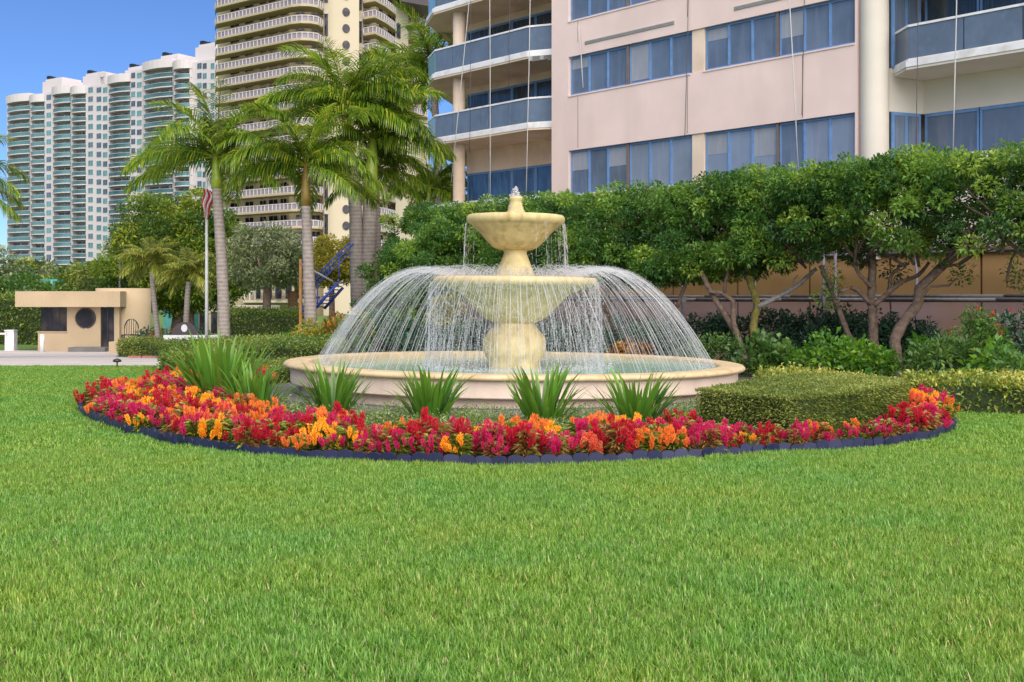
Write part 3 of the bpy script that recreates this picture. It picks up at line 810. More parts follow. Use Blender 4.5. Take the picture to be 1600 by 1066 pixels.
    for z in zr:
        m_ = MB()
        pts = [(c[0] + .62 * math.cos(k * math.pi / 8), c[1] + .48 * .62 * math.cos(k * math.pi / 8), z + .78 * math.sin(k * math.pi / 8)) for k in range(16)]
        m_.add(pts + [(x, y - .05, zz) for x, y, zz in pts], [tuple(range(16, 32))] + [(k, (k + 1) % 16, 16 + (k + 1) % 16, 16 + k) for k in range(16)])
        m_.build('round_window', M['dark_glass'], t)
    for k in range(11):
        z = Z(352, 206) + FH * 2 * k
        for a, b, d in ((507, 512.5, 205.9), (561.5, 566, 211.4)):
            m_ = MB(); m_.prism([Q(a, d), Q(b, d), Q(b, d + .3), Q(a, d + .3)], z - 1.9, z + 1.9); wo = m_.build('window', M['dark_glass'], t)
            m_ = MB(); m_.prism([Q(a - .3, d - .25), Q(b + .3, d - .25), Q(b + .3, d + .2), Q(a - .3, d + .2)], z + 1.9, z + 2.3); m_.build('window_hood', M['beige_rail'], wo)
    for k in range(10):
        z = Z(300, 221) + FH * 2 * k
        m_ = MB(); m_.prism([Q(621, 221), Q(626, 222.2), Q(626, 223), Q(621, 222)], z, z + 2.6); m_.build('window', M['dark_glass'], t)
    # podium
    p_ = MB(); p_.prism([Q(320, 180), Q(480, 172), Q(480, 200), Q(320, 205)], -1.2, Z(462, 175)); p_.build('podium', M['beige'], t)
    for a, b in ((400, 407), (412, 425), (430, 440), (446, 456), (460, 468)):
        m_ = MB(); d_ = 177 - (a - 320) * .05; m_.prism([Q(a, d_ - 1.2), Q(b, d_ - 1.2), Q(b, d_ - .6), Q(a, d_ - .6)], Z(467, 172), Z(443, 172)); m_.build('window', M['dark_glass'], t)
    m_ = MB(); m_.prism([Q(380, 174), Q(474, 170.5), Q(474, 200), Q(380, 200)], Z(441, 172), Z(432, 172)); m_.prism([Q(380, 173), Q(474, 169.5), Q(474, 176), Q(380, 178)], Z(473, 172), Z(469, 172)); m_.build('terrace', M['beige_light'], t)
    m_ = MB()
    for k in range(12):
        px = 382 + k * 8.2; d_ = 173 - (px - 380) * .037; m_.box(X(px, d_) - .08, X(px, d_) + .08, d_, d_ + .1, Z(469, 172), Z(457, 172))
    m_.prism([Q(380, 172.95), Q(474, 169.45), Q(474, 169.6), Q(380, 173.1)], Z(457, 172), Z(455.3, 172)); m_.build('railing', M['beige_rail'], t)
beige_tower()

# ------------------------------------------------------------------ gatehouse
GD = 65.8
def gate():
    gz = -1.18
    g = thing('gatehouse', 'small tan gatehouse with curved flat canopy and round window', 'building', (X(140, GD), GD, gz))
    def q(px, d=GD): return X(px, d)
    can = MB()
    n = 110
    front = []
    for i in range(n + 1):
        t = i / n; px = 37 + (199 - 37) * t
        front.append((q(px), GD - .95 - .6 * math.sin(math.pi * (t * .75 + .1)) + (0.009 if i % 2 else 0)))
    can.prism(front + [(q(199), GD + 3), (q(37), GD + 3)], Z(479.5, GD), Z(455.5, GD))
    can.build('canopy', M['tan_house'], g)
    r_ = MB(); r_.lathe([(1.5, gz), (1.5, Z(450.5, GD)), (0.01, Z(450.5, GD))], (q(182), GD + 1.2), 40); r_.build('round_room', M['tan_house'], g)
    w = MB()
    y0 = GD - 0.6
    zt = Z(479.6, GD)
    w.box(q(111), q(163), y0, y0 + .3, gz, zt)
    w.box(q(66), q(111) - .001, y0, y0 + .3, gz, Z(519, GD))
    w.box(q(184), q(192), y0, y0 + .3, gz, zt)
    w.box(q(66), q(184), y0 + 2.6, y0 + 2.9, gz, zt)
    w.box(q(64), q(66) - .01, y0 + .3, y0 + 2.9, gz, Z(519, GD))
    w.build('wall', M['tan_house'], g)
    s_ = MB(); s_.box(q(64.5), q(111.5), y0 - .06, y0 + .34, Z(519, GD) + .002, Z(517.5, GD)); s_.build('window_sill', M['tan_house'], g)
    fr = MB()
    for a in (70, 84, 98, 110): fr.box(q(a), q(a + 1), y0 + .05, y0 + .13, Z(517.4, GD), zt)
    fo = fr.build('window', M['black_metal'], g)
    for a, b in ((71, 84), (85, 98), (99, 110)):
        p_ = MB(); p_.box(q(a), q(b), y0 + .08, y0 + .1, Z(517.4, GD), zt); p_.build('pane', M['dark_glass'], fo)
    # round window
    c = (q(140), y0, Z(497, GD)); rr = 15 / FPX * GD
    ring = MB(); pts = [(c[0] + rr * math.cos(k * math.pi / 16), c[1] - .03, c[2] + rr * math.sin(k * math.pi / 16)) for k in range(33)]
    ring.tube(pts, 0.045, 6, cap=False); ro = ring.build('round_window', M['bronze'], g)
    disc = MB(); disc.add([(c[0] + rr * .97 * math.cos(k * math.pi / 16), c[1] - .012, c[2] + rr * .97 * math.sin(k * math.pi / 16)) for k in range(32)] + [(c[0] + rr * .97 * math.cos(k * math.pi / 16), c[1] + .01, c[2] + rr * .97 * math.sin(k * math.pi / 16)) for k in range(32)], [tuple(range(32))] + [(k, (k + 1) % 32, 32 + (k + 1) % 32, 32 + k) for k in range(32)])
    disc.build('pane', M['dark_glass'], ro)
    d_ = MB(); 
    for a in (163.3, 172.5, 182): d_.box(q(a), q(a + 1.6), y0 + .1, y0 + .2, gz + .25, zt)
    do = d_.build('door', M['black_metal'], g)
    for a, b in ((164.9, 172.5), (174.1, 182)):
        p_ = MB(); p_.box(q(a), q(b), y0 + .14, y0 + .16, gz + .25, zt); p_.build('pane', M['dark_glass'], do)
    lt = MB(); lt.box(q(193), q(196), GD - 1.2, GD - .8, Z(476, GD), Z(471, GD)); lt.build('lamp', M['tan_house'], g)
    st = MB(); st.box(q(124), q(180), y0 - 1.1, y0 - .01, gz, gz + .24); st.build('step', M['concrete'], g)
gate()
o = MB(); o.box(X(178, 63), X(224, 63), 62.2, 63.2, -1.18, -1.18 + .62); tag(o.build('planter_wall', M['tan_house']), 'low tan planter wall in front of the gatehouse door', 'wall')
b_ = thing('gate_barrier', 'white gate barrier cabinet with lowered arm at the road edge', 'barrier', (X(18, 66), 66, -1.18))
m_ = MB(); m_.box(X(11, 66), X(25, 66), 65.7, 66.2, -1.18, Z(517, 66)); m_.box(X(10.5, 66), X(25.5, 66), 65.65, 66.25, Z(517, 66), Z(515.5, 66)); m_.build('cabinet', M['white_paint'], b_)
m_ = MB(); m_.box(X(-60, 65.5), X(11, 65.5), 65.4, 65.5, Z(523, 65.5), Z(520, 65.5)); m_.build('arm', M['white_paint'], b_)
m_ = MB(); m_.tube([(X(66, 64), 64, -1.18), (X(66, 64), 64, Z(524, 64))], .12, 10); m_.lathe([(.12, Z(524, 64)), (.08, Z(522.5, 64)), (.001, Z(522, 64))], (X(66, 64), 64), 10)
tag(m_.build('bollard', M['white_paint']), 'white bollard at the corner of the gatehouse', 'bollard')
# bench
bn = thing('bench', 'black metal bench with arched back beside the gatehouse', 'bench', (X(204, 61.5), 61.5, -.6))
m_ = MB(); 
for k in range(7):
    a = -0.5 + k / 6; m_.tube([(bn.location.x + a * .7, 61.6, -.15), (bn.location.x + a * .7, 61.65, .15 + .5 * math.cos(a * 2.2))], .018, 5)
m_.tube([(bn.location.x + .36 * math.cos(R(180 - 18 * k)), 61.65, .15 + .5 * math.sin(R(18 * k))) for k in range(11)], .03, 6); m_.build('backrest', M['black_metal'], bn)
m_ = MB(); m_.box(bn.location.x - .4, bn.location.x + .4, 61.2, 61.62, -.2, -.15); m_.build('seat', M['black_metal'], bn)
for sx in (-.36, .36):
    for sy in (61.25, 61.58):
        m_ = MB(); m_.box(bn.location.x + sx - .03, bn.location.x + sx + .03, sy - .03, sy + .03, -1.0, -.2); m_.build('leg', M['black_metal'], bn)
# arched sign
sg = thing('garden_sign', 'dark arched sign with a pale emblem by the flagpole', 'sign', (X(289, 52), 52, -.8))
m_ = MB(); pts = [(X(289, 52) + .62 * math.cos(R(k * 12)), Z(530, 52) + .75 * math.sin(R(k * 12))) for k in range(16)]
fr = [(x, 52.0, z) for x, z in pts] + [(x, 52.12, z) for x, z in pts]
m_.add(fr, [tuple(range(15, -1, -1)), tuple(range(16, 32))] + [(k, (k + 1) % 16, 16 + (k + 1) % 16, 16 + k) for k in range(16)]); m_.build('board', M['bronze'], sg)
m_ = MB(); m_.add([(X(288, 52) + .14 * math.cos(R(k * 36)), 51.98, Z(513, 52) + .17 * math.sin(R(k * 36))) for k in range(10)] + [(X(288, 52) + .14 * math.cos(R(k * 36)), 51.999, Z(513, 52) + .17 * math.sin(R(k * 36))) for k in range(10)], [tuple(range(10))[::-1]] + [(k, (k + 1) % 10, 10 + (k + 1) % 10, 10 + k) for k in range(10)]); m_.build('emblem', M['flag_white'], sg)
for px in (280, 298):
    m_ = MB(); m_.box(X(px, 52) - .05, X(px, 52) + .05, 52.02, 52.1, -.9, Z(530, 52)); m_.build('post', M['black_metal'], sg)
# flagpole and flag
FD = 46.0
fp = thing('flagpole', 'white flagpole standing beside the palm trunk', 'flagpole', (X(323, FD), FD, -.5))
m_ = MB(); m_.tube([(X(323, FD), FD, -.6), (X(323, FD), FD, Z(262, FD))], [.075, .045], 10); m_.build('pole', M['white_paint'], fp)
m_ = MB(); m_.lathe([(.001, Z(257, FD)), (.07, Z(259.5, FD)), (.001, Z(262, FD))], (X(323, FD), FD), 10); m_.build('finial', M['coping'], fp)
fl = MB(); nx, nz = 10, 14
for j in range(nz):
    for i in range(nx):
        def pt(i, j):
            u = i / nx; v = j / nz
            return (X(318, FD) + u * .42 * (0.75 + .3 * math.sin(v * 5)) + .05 * math.sin(v * 9), FD - .15 + .07 * math.sin(u * 14 + v * 2), Z(294, FD) - v * 1.12 - u * .12)
        fl.add([pt(i, j), pt(i + 1, j), pt(i + 1, j + 1), pt(i, j + 1)], [(0, 3, 2, 1)], 0 if (i // 2) % 2 == 0 else 1, True)
tag(fl.build('flag', [M['flag_red'], M['flag_white']]), 'limp red and white striped flag hanging from the white pole', 'flag')
# small path lamp on the kerb
pl = thing('path_lamp', 'small dark path lamp at the far edge of the lawn', 'lamp', (X(183, 29.2), 29.2, 0))
m_ = MB(); m_.tube([(X(183, 29.2), 29.2, 0), (X(183, 29.2), 29.2, .14)], .018, 6); m_.build('stem', M['black_metal'], pl)
m_ = MB(); m_.lathe([(.02, .13), (.11, .15), (.09, .20), (.001, .23)], (X(183, 29.2), 29.2), 12); m_.build('lamp_shade', M['black_metal'], pl)
# wires of the street behind: green lamp structure above the gatehouse
lg = thing('street_light', 'dark green street light with crossarm behind the gatehouse', 'street lamp', (X(81, 95), 95, -1.2))
m_ = MB(); m_.tube([(X(81, 95), 95, -1.2), (X(81, 95), 95, Z(438, 95))], .14, 8); m_.build('pole', M['teal_panel'], lg)
m_ = MB(); m_.box(X(63, 95), X(97, 95), 94.9, 95.1, Z(440, 95), Z(436, 95)); m_.build('crossarm', M['teal_panel'], lg)
m_ = MB(); m_.tube([(X(187, 70), 70, -1.2), (X(187, 70), 70, Z(400, 70))], .07, 8); tag(m_.build('antenna_pole', M['steel']), 'thin grey pole rising behind the gatehouse roof', 'pole')
# blue stair gangway
bs = thing('metal_stairway', 'blue steel stairway with handrails behind the palms', 'stairs', (X(500, 44), 44, 0))
def bt(nm, a, b, r=.026, dy=0.0):
    m_ = MB(); m_.tube([W(a[0], a[1], 44) + Vector((0, dy, 0)), W(b[0], b[1], 44) + Vector((0, dy, 0))], r, 6); return m_.build(nm, M['blue_metal'], bs)
bt('handrail', (478, 447), (547, 379), .03); bt('handrail', (487, 452), (548, 395), .03); bt('handrail', (478, 447), (547, 379), .04, 1.0)
bt('stringer', (494, 481), (527, 443), .06); bt('stringer', (500, 483), (530, 449), .06, 1.0)
for k in range(8):
    t = k / 7; a = (494 + 33 * t, 480 - 38 * t)
    m_ = MB(); p = W(a[0], a[1], 44); m_.box(p.x - .14, p.x + .14, p.y, p.y + 1.0, p.z - .02, p.z + .02); m_.build('tread', M['blue_metal'], bs)
bt('post', (496, 478), (496, 445)); bt('post', (530, 440), (530, 398)); bt('post', (513, 430), (513, 414)); bt('post', (476, 450), (476, 485)); bt('landing_rail', (473, 465), (500, 465), .04)
bt('landing', (470, 482), (486, 486), .12)
m_ = MB(); m_.tube([W(470, 412, 42), W(520, 440, 42)], .04, 6); tag(m_.build('grey_pole', M['steel']), 'grey pole leaning across the blue stairway', 'pole')
m_ = MB(); m_.box(X(468, 43), X(472, 43), 42.9, 43.1, -.2, Z(405, 43)); tag(m_.build('timber_post', M['orange_wood']), 'orange brown timber post beside the blue stairway', 'post')
# far low building pieces seen below the trees
lb = thing('lobby_building', 'low pale building with teal panel seen under the trees', 'building', (X(340, 90), 90, -1.2))
m_ = MB(); m_.box(X(300, 90), X(405, 90), 90, 98, -1.2, Z(478, 90)); m_.build('wall', M['beige_light'], lb)
m_ = MB(); m_.box(X(255, 88), X(299, 88), 88, 96, -1.2, Z(482, 88)); m_.build('side_wall', M['teal_panel'], lb)
for px in (312, 330, 352):
    m_ = MB(); m_.box(X(px, 89.9), X(px + 9, 89.9), 89.85, 89.99, -.9, Z(487, 90)); m_.build('window', M['dark_glass'], lb)
w_ = MB(); w_.box(X(255, 50), X(345, 50), 50, 50.3, -.9, Z(524, 50)); tag(w_.build('low_wall', M['white_paint']), 'low white wall beside the flagpole foot', 'wall')

#PART2
def poly_area(p): return abs(sum(p[i][0] * p[(i + 1) % len(p)][1] - p[(i + 1) % len(p)][0] * p[i][1] for i in range(len(p)))) / 2
def in_poly(x, y, p):
    c = np.zeros(len(x), bool); n = len(p)
    for i in range(n):
        x0, y0 = p[i]; x1, y1 = p[(i + 1) % n]
        m = ((y0 > y) != (y1 > y)) & (x < (x1 - x0) * (y - y0) / (y1 - y0 + 1e-12) + x0)
        c ^= m
    return c
# ------------------------------------------------------------------ fountain
FX, FY = 0.035, 21.85
ft = thing('fountain', 'two tiered cast stone fountain with pedestal bowls in a round pool', 'fountain', (FX, FY, 0))
FC = (FX, FY)
def lat(nm, prof, mat, par=ft, n=64, seg=None):
    m_ = MB(); m_.lathe(prof, FC, n); return m_.build(nm, mat, par)
lat('plinth', [(3.86, -0.05), (3.86, 0.19), (3.5, 0.19)], M['pool_wall'], n=128)
# the wall is rendered in slabs with fine joints
NS = 20
for k in range(NS):
    m_ = MB(); a0 = 2 * math.pi * (k + .001) / NS; a1 = 2 * math.pi * (k + .999) / NS; vs = []; fs = []; n = 8
    pr = [(3.80, .185), (4.045, .185), (4.06, .20), (4.06, .452), (3.80, .452)]
    for i in range(n + 1):
        a = a0 + (a1 - a0) * i / n
        vs += [(FX + r * math.cos(a), FY + r * math.sin(a), z) for r, z in pr]
    q = len(pr)
    for i in range(n):
        for j in range(q): fs.append((i * q + j, (i + 1) * q + j, (i + 1) * q + (j + 1) % q, i * q + (j + 1) % q))
    fs += [tuple(range(q)), tuple(n * q + j for j in range(q))[::-1]]
    m_.add(vs, fs); m_.build('wall_slab', M['pool_wall'], ft)
lat('coping', [(3.72, .30), (3.72, .52), (3.74, .545), (3.80, .555), (4.08, .555), (4.15, .545), (4.185, .515), (4.185, .485), (4.15, .462), (4.0, .455)], M['coping'], n=160)
lat('basin', [(3.75, .50), (3.75, .1), (.01, .1)], M['basin'], n=96)
lat('lower_pedestal', [(.47, .1), (.47, .50), (.48, .56), (.53, .64), (.575, .75), (.585, .85), (.57, .98), (.48, 1.10), (.40, 1.18), (.37, 1.24), (.38, 1.256)], M['stone_pale'])
lat('lower_bowl', [(.37, 1.255), (.43, 1.28), (.58, 1.35), (.70, 1.47), (.84, 1.62), (1.02, 1.80), (1.27, 1.905), (1.43, 1.935), (1.49, 1.965), (1.51, 2.01), (1.505, 2.06), (1.47, 2.092), (1.40, 2.096), (1.33, 2.06), (1.25, 1.98), (.5, 1.93)], M['stone_pale'], n=96)
lat('upper_pedestal', [(.37, 1.92), (.37, 2.10), (.345, 2.18), (.30, 2.30), (.25, 2.43), (.215, 2.52), (.21, 2.56), (.235, 2.595)], M['stone'])
lat('upper_bowl', [(.22, 2.596), (.30, 2.60), (.42, 2.65), (.53, 2.76), (.63, 2.88), (.74, 2.99), (.80, 3.035), (.815, 3.06), (.86, 3.075), (.90, 3.11), (.912, 3.16), (.90, 3.205), (.87, 3.235), (.82, 3.24), (.77, 3.20), (.70, 3.12), (.15, 3.08)], M['stone'], n=80)
lat('finial', [(.185, 3.09), (.185, 3.22), (.165, 3.28), (.135, 3.37), (.11, 3.46), (.098, 3.51), (.12, 3.54), (.115, 3.57), (.07, 3.59), (.001, 3.592)], M['stone'], n=32)
ft.rotation_euler = (0, R(0.6), 0)

def water_mat():
    m, N, Lk, b = nodes_of('pool_water')
    tc = N.new('ShaderNodeTexCoord')
    n1 = N.new('ShaderNodeTexNoise'); n1.inputs['Scale'].default_value = 5; n1.inputs['Detail'].default_value = 6
    Lk.new(tc.outputs['Object'], n1.inputs['Vector'])
    # churned foam where the water falls back, as a ring round the pedestal
    sep = N.new('ShaderNodeVectorMath'); sep.operation = 'LENGTH'; Lk.new(tc.outputs['Object'], sep.inputs[0])
    fr = N.new('ShaderNodeMapRange'); fr.inputs[1].default_value = 2.6; fr.inputs[2].default_value = 1.3; Lk.new(sep.outputs['Value'], fr.inputs[0])
    n2 = N.new('ShaderNodeTexNoise'); n2.inputs['Scale'].default_value = 9; n2.inputs['Detail'].default_value = 8; Lk.new(tc.outputs['Object'], n2.inputs['Vector'])
    mu = N.new('ShaderNodeMath'); mu.operation = 'MULTIPLY'; Lk.new(fr.outputs[0], mu.inputs[0]); Lk.new(n2.outputs['Fac'], mu.inputs[1])
    cr = N.new('ShaderNodeValToRGB'); cr.color_ramp.elements[0].position = .25; cr.color_ramp.elements[1].position = .7
    cr.color_ramp.elements[0].color = (0.21, 0.42, 0.37, 1); cr.color_ramp.elements[1].color = (0.70, 0.80, 0.82, 1)
    Lk.new(mu.outputs[0], cr.inputs['Fac']); Lk.new(cr.outputs['Color'], b.inputs['Base Color'])
    b.inputs['Roughness'].default_value = .12; b.inputs['IOR'].default_value = 1.33
    bp = N.new('ShaderNodeBump'); bp.inputs['Strength'].default_value = .35; bp.inputs['Distance'].default_value = .03
    Lk.new(n1.outputs['Fac'], bp.inputs['Height']); Lk.new(bp.outputs['Normal'], b.inputs['Normal'])
    return m
m_ = MB(); m_.lathe([(3.735, 0), (2.5, 0), (1.2, 0), (.4, 0)], (0, 0), 96)
wo = m_.build('water', water_mat()); wo.location = (FX, FY, .43); tag(wo, kind='structure')
m_ = MB(); m_.lathe([(1.36, 0), (.3, 0)], (0, 0), 64)
w2 = m_.build('bowl_water', wo.data.materials[0], ft); w2.location = (0, 0, 2.075)

def spray_mat(name, alpha):
    m, N, Lk, b = nodes_of(name)
    b.inputs['Base Color'].default_value = (.78, .77, .80, 1); b.inputs['Roughness'].default_value = .15
    b.inputs['Alpha'].default_value = alpha; b.inputs['IOR'].default_value = 1.33
    tr = N.new('ShaderNodeBsdfTranslucent'); tr.inputs['Color'].default_value = (.74, .73, .77, 1)
    tp = N.new('ShaderNodeBsdfTransparent')
    mx = N.new('ShaderNodeMixShader'); mx.inputs[0].default_value = .35
    Lk.new(b.outputs[0], mx.inputs[1]); Lk.new(tr.outputs[0], mx.inputs[2])
    mx2 = N.new('ShaderNodeMixShader'); mx2.inputs[0].default_value = alpha
    Lk.new(tp.outputs[0], mx2.inputs[1]); Lk.new(mx.outputs[0], mx2.inputs[2])
    b.inputs['Alpha'].default_value = 1
    Lk.new(mx2.outputs[0], N['Material Output'].inputs['Surface'])
    return m
M['spray'] = spray_mat('falling_water_streak', .48)
M['drop'] = spray_mat('water_drop', .6)

def strands(paths, rads, name, mat):
    """thin three-sided strands, one mesh"""
    V = []; T = []; o = 0
    for p, r in zip(paths, rads):
        p = np.asarray(p); n = len(p)
        t = np.gradient(p, axis=0); t = unit(t)
        a = unit(np.cross(t, np.array([0.3, 0.9, 0.1]))); b = np.cross(t, a)
        rr = np.broadcast_to(np.asarray(r), (n,))[:, None]
        ring = [p + rr * (a * math.cos(k * 2.0944) + b * math.sin(k * 2.0944)) for k in range(3)]
        V.append(np.stack(ring, 1).reshape(-1, 3))
        for i in range(n - 1):
            for k in range(3):
                A, B_ = o + i * 3 + k, o + i * 3 + (k + 1) % 3
                T += [(A, B_, B_ + 3), (A, B_ + 3, A + 3)]
        o += 3 * n
    o_ = link(name, np_mesh(name, np.concatenate(V), np.array(T), mat, None, True))
    return o_

paths = []; rads = []; dropP = []; dropR = []
NJ = 340
for i in range(NJ):
    a = 2 * math.pi * (i + random.uniform(-.3, .3)) / NJ
    k = random.uniform(-1, 1)
    rp = 1.70 + .06 * k + random.uniform(-.05, .05); zp = 2.24 + random.uniform(-.05, .05); q = .49 + random.uniform(-.035, .05)
    r0 = .98; r1 = rp + math.sqrt((zp - .44) / q)
    aw = random.uniform(-.012, .012)
    rs = np.linspace(r0, r1, 30); zs = zp - q * (rs - rp) ** 2
    P = np.stack([FX + rs * np.cos(a + aw * (rs - 1)), FY + rs * np.sin(a + aw * (rs - 1)), zs], 1)
    # the stream breaks into strings of varying thickness
    j = 0
    while j < 29:
        ln = random.randint(3, 12); e = min(29, j + ln)
        seg = P[j:e + 1]
        if len(seg) >= 2:
            base = random.uniform(.0016, .0040)
            paths.append(seg); rads.append(base * (0.5 + 0.7 * np.sin(np.linspace(.3, 2.8, len(seg)))))
        j = e if random.random() < .88 else e + 1
    for _ in range(40):
        t = random.random() ** .8; rr = r0 + (r1 - r0) * t
        z = zp - q * (rr - rp) ** 2
        dropP.append((FX + rr * math.cos(a) + random.gauss(0, .03), FY + rr * math.sin(a) + random.gauss(0, .03), z + random.gauss(0, .03))); dropR.append(random.uniform(.002, .006))
jo = strands(paths, rads, 'water_jets', M['spray']); tag(jo, kind='stuff')
paths = []; rads = []
for i in range(190):      # curtain from the lower bowl
    a = 2 * math.pi * (i + random.uniform(-.4, .4)) / 190
    r = 1.50 + random.uniform(0, .05); z = 2.02 + random.uniform(-.02, .02); v = random.uniform(.02, .12)
    while z > .46:
        ln = random.uniform(.05, .35); z1 = max(.45, z - ln)
        f = lambda zz: r + v * math.sqrt(max(0, 2.03 - zz))
        zz = np.linspace(z, z1, 4)
        paths.append(np.array([(FX + f(q) * math.cos(a), FY + f(q) * math.sin(a), q) for q in zz])); rads.append(random.uniform(.0022, .0052) * np.array([.4, 1, 1, .4]))
        z = z1 - random.uniform(.0, .10)
    for _ in range(52):
        z = random.uniform(.46, 2.08); rr = 1.5 + v * math.sqrt(max(0, 2.03 - z)) + random.gauss(0, .05); aa = a + random.gauss(0, .03)
        dropP.append((FX + rr * math.cos(aa), FY + rr * math.sin(aa), z)); dropR.append(random.uniform(.003, .008))
for a0, n in ((0.12, 20), (2.85, 6), (3.4, 4), (5.3, 3), (1.5, 8), (0.6, 6)):      # spill from the upper bowl
    for i in range(n):
        a = a0 + random.gauss(0, .16); z = 3.10; r = .88 + random.uniform(0, .05); v = random.uniform(0, .10)
        while z > 2.12:
            z1 = z - random.uniform(.05, .25); zz = np.linspace(z, z1, 3)
            paths.append(np.array([(FX + .02 + (r + v * math.sqrt(max(0, 3.1 - q))) * math.cos(a), FY + (r + v * math.sqrt(max(0, 3.1 - q))) * math.sin(a), q) for q in zz])); rads.append(random.uniform(.003, .006) * np.array([.4, 1, .4]))
            z = z1 - random.uniform(.0, .12)
        for _ in range(8):
            z = random.uniform(2.1, 3.1); aa = a + random.gauss(0, .05); rr = r + random.gauss(0, .03)
            dropP.append((FX + rr * math.cos(aa), FY + rr * math.sin(aa), z)); dropR.append(random.uniform(.003, .007))
co = strands(paths, rads, 'falling_water', M['spray']); tag(co, kind='stuff')
for _ in range(2600):     # mist above the lower bowl, splashes on the pool, bubbling top
    a = random.random() * 6.283; r = random.uniform(.55, 1.75)
    dropP.append((FX + r * math.cos(a), FY + r * math.sin(a), 2.08 + abs(random.gauss(0, .09)) * (1 if r > .9 else .8))); dropR.append(random.uniform(.003, .008))
for _ in range(3200):
    a = random.random() * 6.283; r = random.choice([1.55, 1.6, 1.7, 3.6, 3.5]) + random.gauss(0, .12); r = min(r, 3.68)
    dropP.append((FX + r * math.cos(a), FY + r * math.sin(a), .44 + abs(random.gauss(0, .05)))); dropR.append(random.uniform(.004, .010))
for _ in range(420):
    h = random.random() ** 1.5
    dropP.append((FX + .035 + random.gauss(0, .035) * (1.2 - h), FY + random.gauss(0, .035) * (1.2 - h), 3.57 + .20 * h)); dropR.append(random.uniform(.010, .02) * (1.1 - .5 * h))
for _ in range(160):
    a = random.random() * 6.283; h = random.random()
    dropP.append((FX + .035 + (.10 + .08 * h) * math.cos(a), FY + (.10 + .08 * h) * math.sin(a), 3.54 - .3 * h)); dropR.append(random.uniform(.004, .008))
dp = np.array(dropP); dr = np.array(dropR)[:, None]
oct_ = np.array([(1, 0, 0), (-1, 0, 0), (0, 1, 0), (0, -1, 0), (0, 0, 1.5), (0, 0, -1.5)])
of = np.array([(0, 2, 4), (2, 1, 4), (1, 3, 4), (3, 0, 4), (2, 0, 5), (1, 2, 5), (3, 1, 5), (0, 3, 5)])
V = (dp[:, None, :] + oct_[None] * dr[:, None, :]).reshape(-1, 3)
T = (np.arange(len(dp))[:, None, None] * 6 + of[None]).reshape(-1, 3)
do = link('water_drops', np_mesh('water_drops', V, T, M['drop'], None, True)); tag(do, kind='stuff')

m_ = MB(); m_.lathe([(4.95, -.05), (4.95, .03), (3.8, .03)], FC, 96); tag(m_.build('paving_ring', M['concrete']), kind='structure')

# ------------------------------------------------------------------ flower bed
BED = [(-6.55, 23.7), (-6.85, 21.2), (-6.82, 18.9), (-6.0, 16.8), (-4.25, 14.2), (-2.8, 12.85), (-1.33, 12.25), (.1, 12.0), (1.35, 12.3), (2.8, 12.95), (4.0, 13.45), (4.95, 14.2), (5.75, 15.4), (6.1, 16.6), (5.95, 17.6)]
def catmull(pts, per=12):
    out = []
    P = [Vector(p) for p in pts]
    for i in range(len(P) - 1):
        p0, p1, p2, p3 = P[max(0, i - 1)], P[i], P[i + 1], P[min(len(P) - 1, i + 2)]
        for k in range(per):
            t = k / per
            out.append(.5 * ((2 * p1) + (p2 - p0) * t + (2 * p0 - 5 * p1 + 4 * p2 - p3) * t * t + (3 * p1 - p0 - 3 * p2 + p3) * t ** 3))
    out.append(P[-1]); return out
BC = catmull(BED)
BL = [0.0]
for i in range(len(BC) - 1): BL.append(BL[-1] + (BC[i + 1] - BC[i]).length)
def bed_at(L, off):
    """point at arc length L, off metres inside the edge"""
    L = min(max(L, 0), BL[-1] - 1e-4)
    i = max(j for j in range(len(BL)) if BL[j] <= L); i = min(i, len(BC) - 2)
    u = (L - BL[i]) / (BL[i + 1] - BL[i]); p = BC[i].lerp(BC[i + 1], u); t = (BC[i + 1] - BC[i]).normalized()
    n = Vector((-t.y, t.x))
    return p + n * off, t
# mulch
inner = [(FX + 5.0 * math.cos(R(a)), FY + 5.0 * math.sin(R(a))) for a in range(-20, -201, -10)]
poly = [(p.x, p.y) for p in BC] + [(6.9, 20.5), (9.5, 22.5), (30, 15), (30, 35), (-7, 46), (-9, 33), (-7, 30.5), (-6.3, 26)]
m_ = MB(); m_.add([(x, y, .006) for x, y in poly], [tuple(range(len(poly)))[::1]]); mu = m_.build('mulch', M['soil']); tag(mu, kind='structure')
if mu.data.polygons[0].normal.z < 0: mu.data.flip_normals()

# scalloped edging
ed = thing('garden_edging', 'dark scalloped plastic edging strip curving round the flower bed', 'edging', (BC[len(BC) // 2].x, BC[len(BC) // 2].y, 0))
sc_m = MB(); n = 9; wd, ht = .172, .125
arcp = [(-wd / 2, -.03)] + [(-wd / 2 * math.cos(math.pi * k / n), ht * .62 + ht * .38 * math.sin(math.pi * k / n) ** .8) for k in range(n + 1)] + [(wd / 2, -.03)]
na = len(arcp)
sc_m.add([(x, -.012, z) for x, z in arcp] + [(x, .012, z) for x, z in arcp], [tuple(range(na)), tuple(range(2 * na - 1, na - 1, -1))] + [(k, na + k, na + (k + 1) % na, (k + 1) % na) for k in range(na)])
sc_me = sc_m.mesh('scallop', M['edging'])
L = .1
while L < BL[-1] - .1:
    p, t = bed_at(L, 0.0)
    o = link('scallop', sc_me, ed, (p.x - ed.location.x, p.y - ed.location.y, random.uniform(-.022, .008)), (random.gauss(0, .09), random.gauss(0, .04), math.atan2(t.y, t.x) + random.gauss(0, .05)), (random.uniform(.95, 1.03), 1, random.uniform(.9, 1.1)))
    L += .166

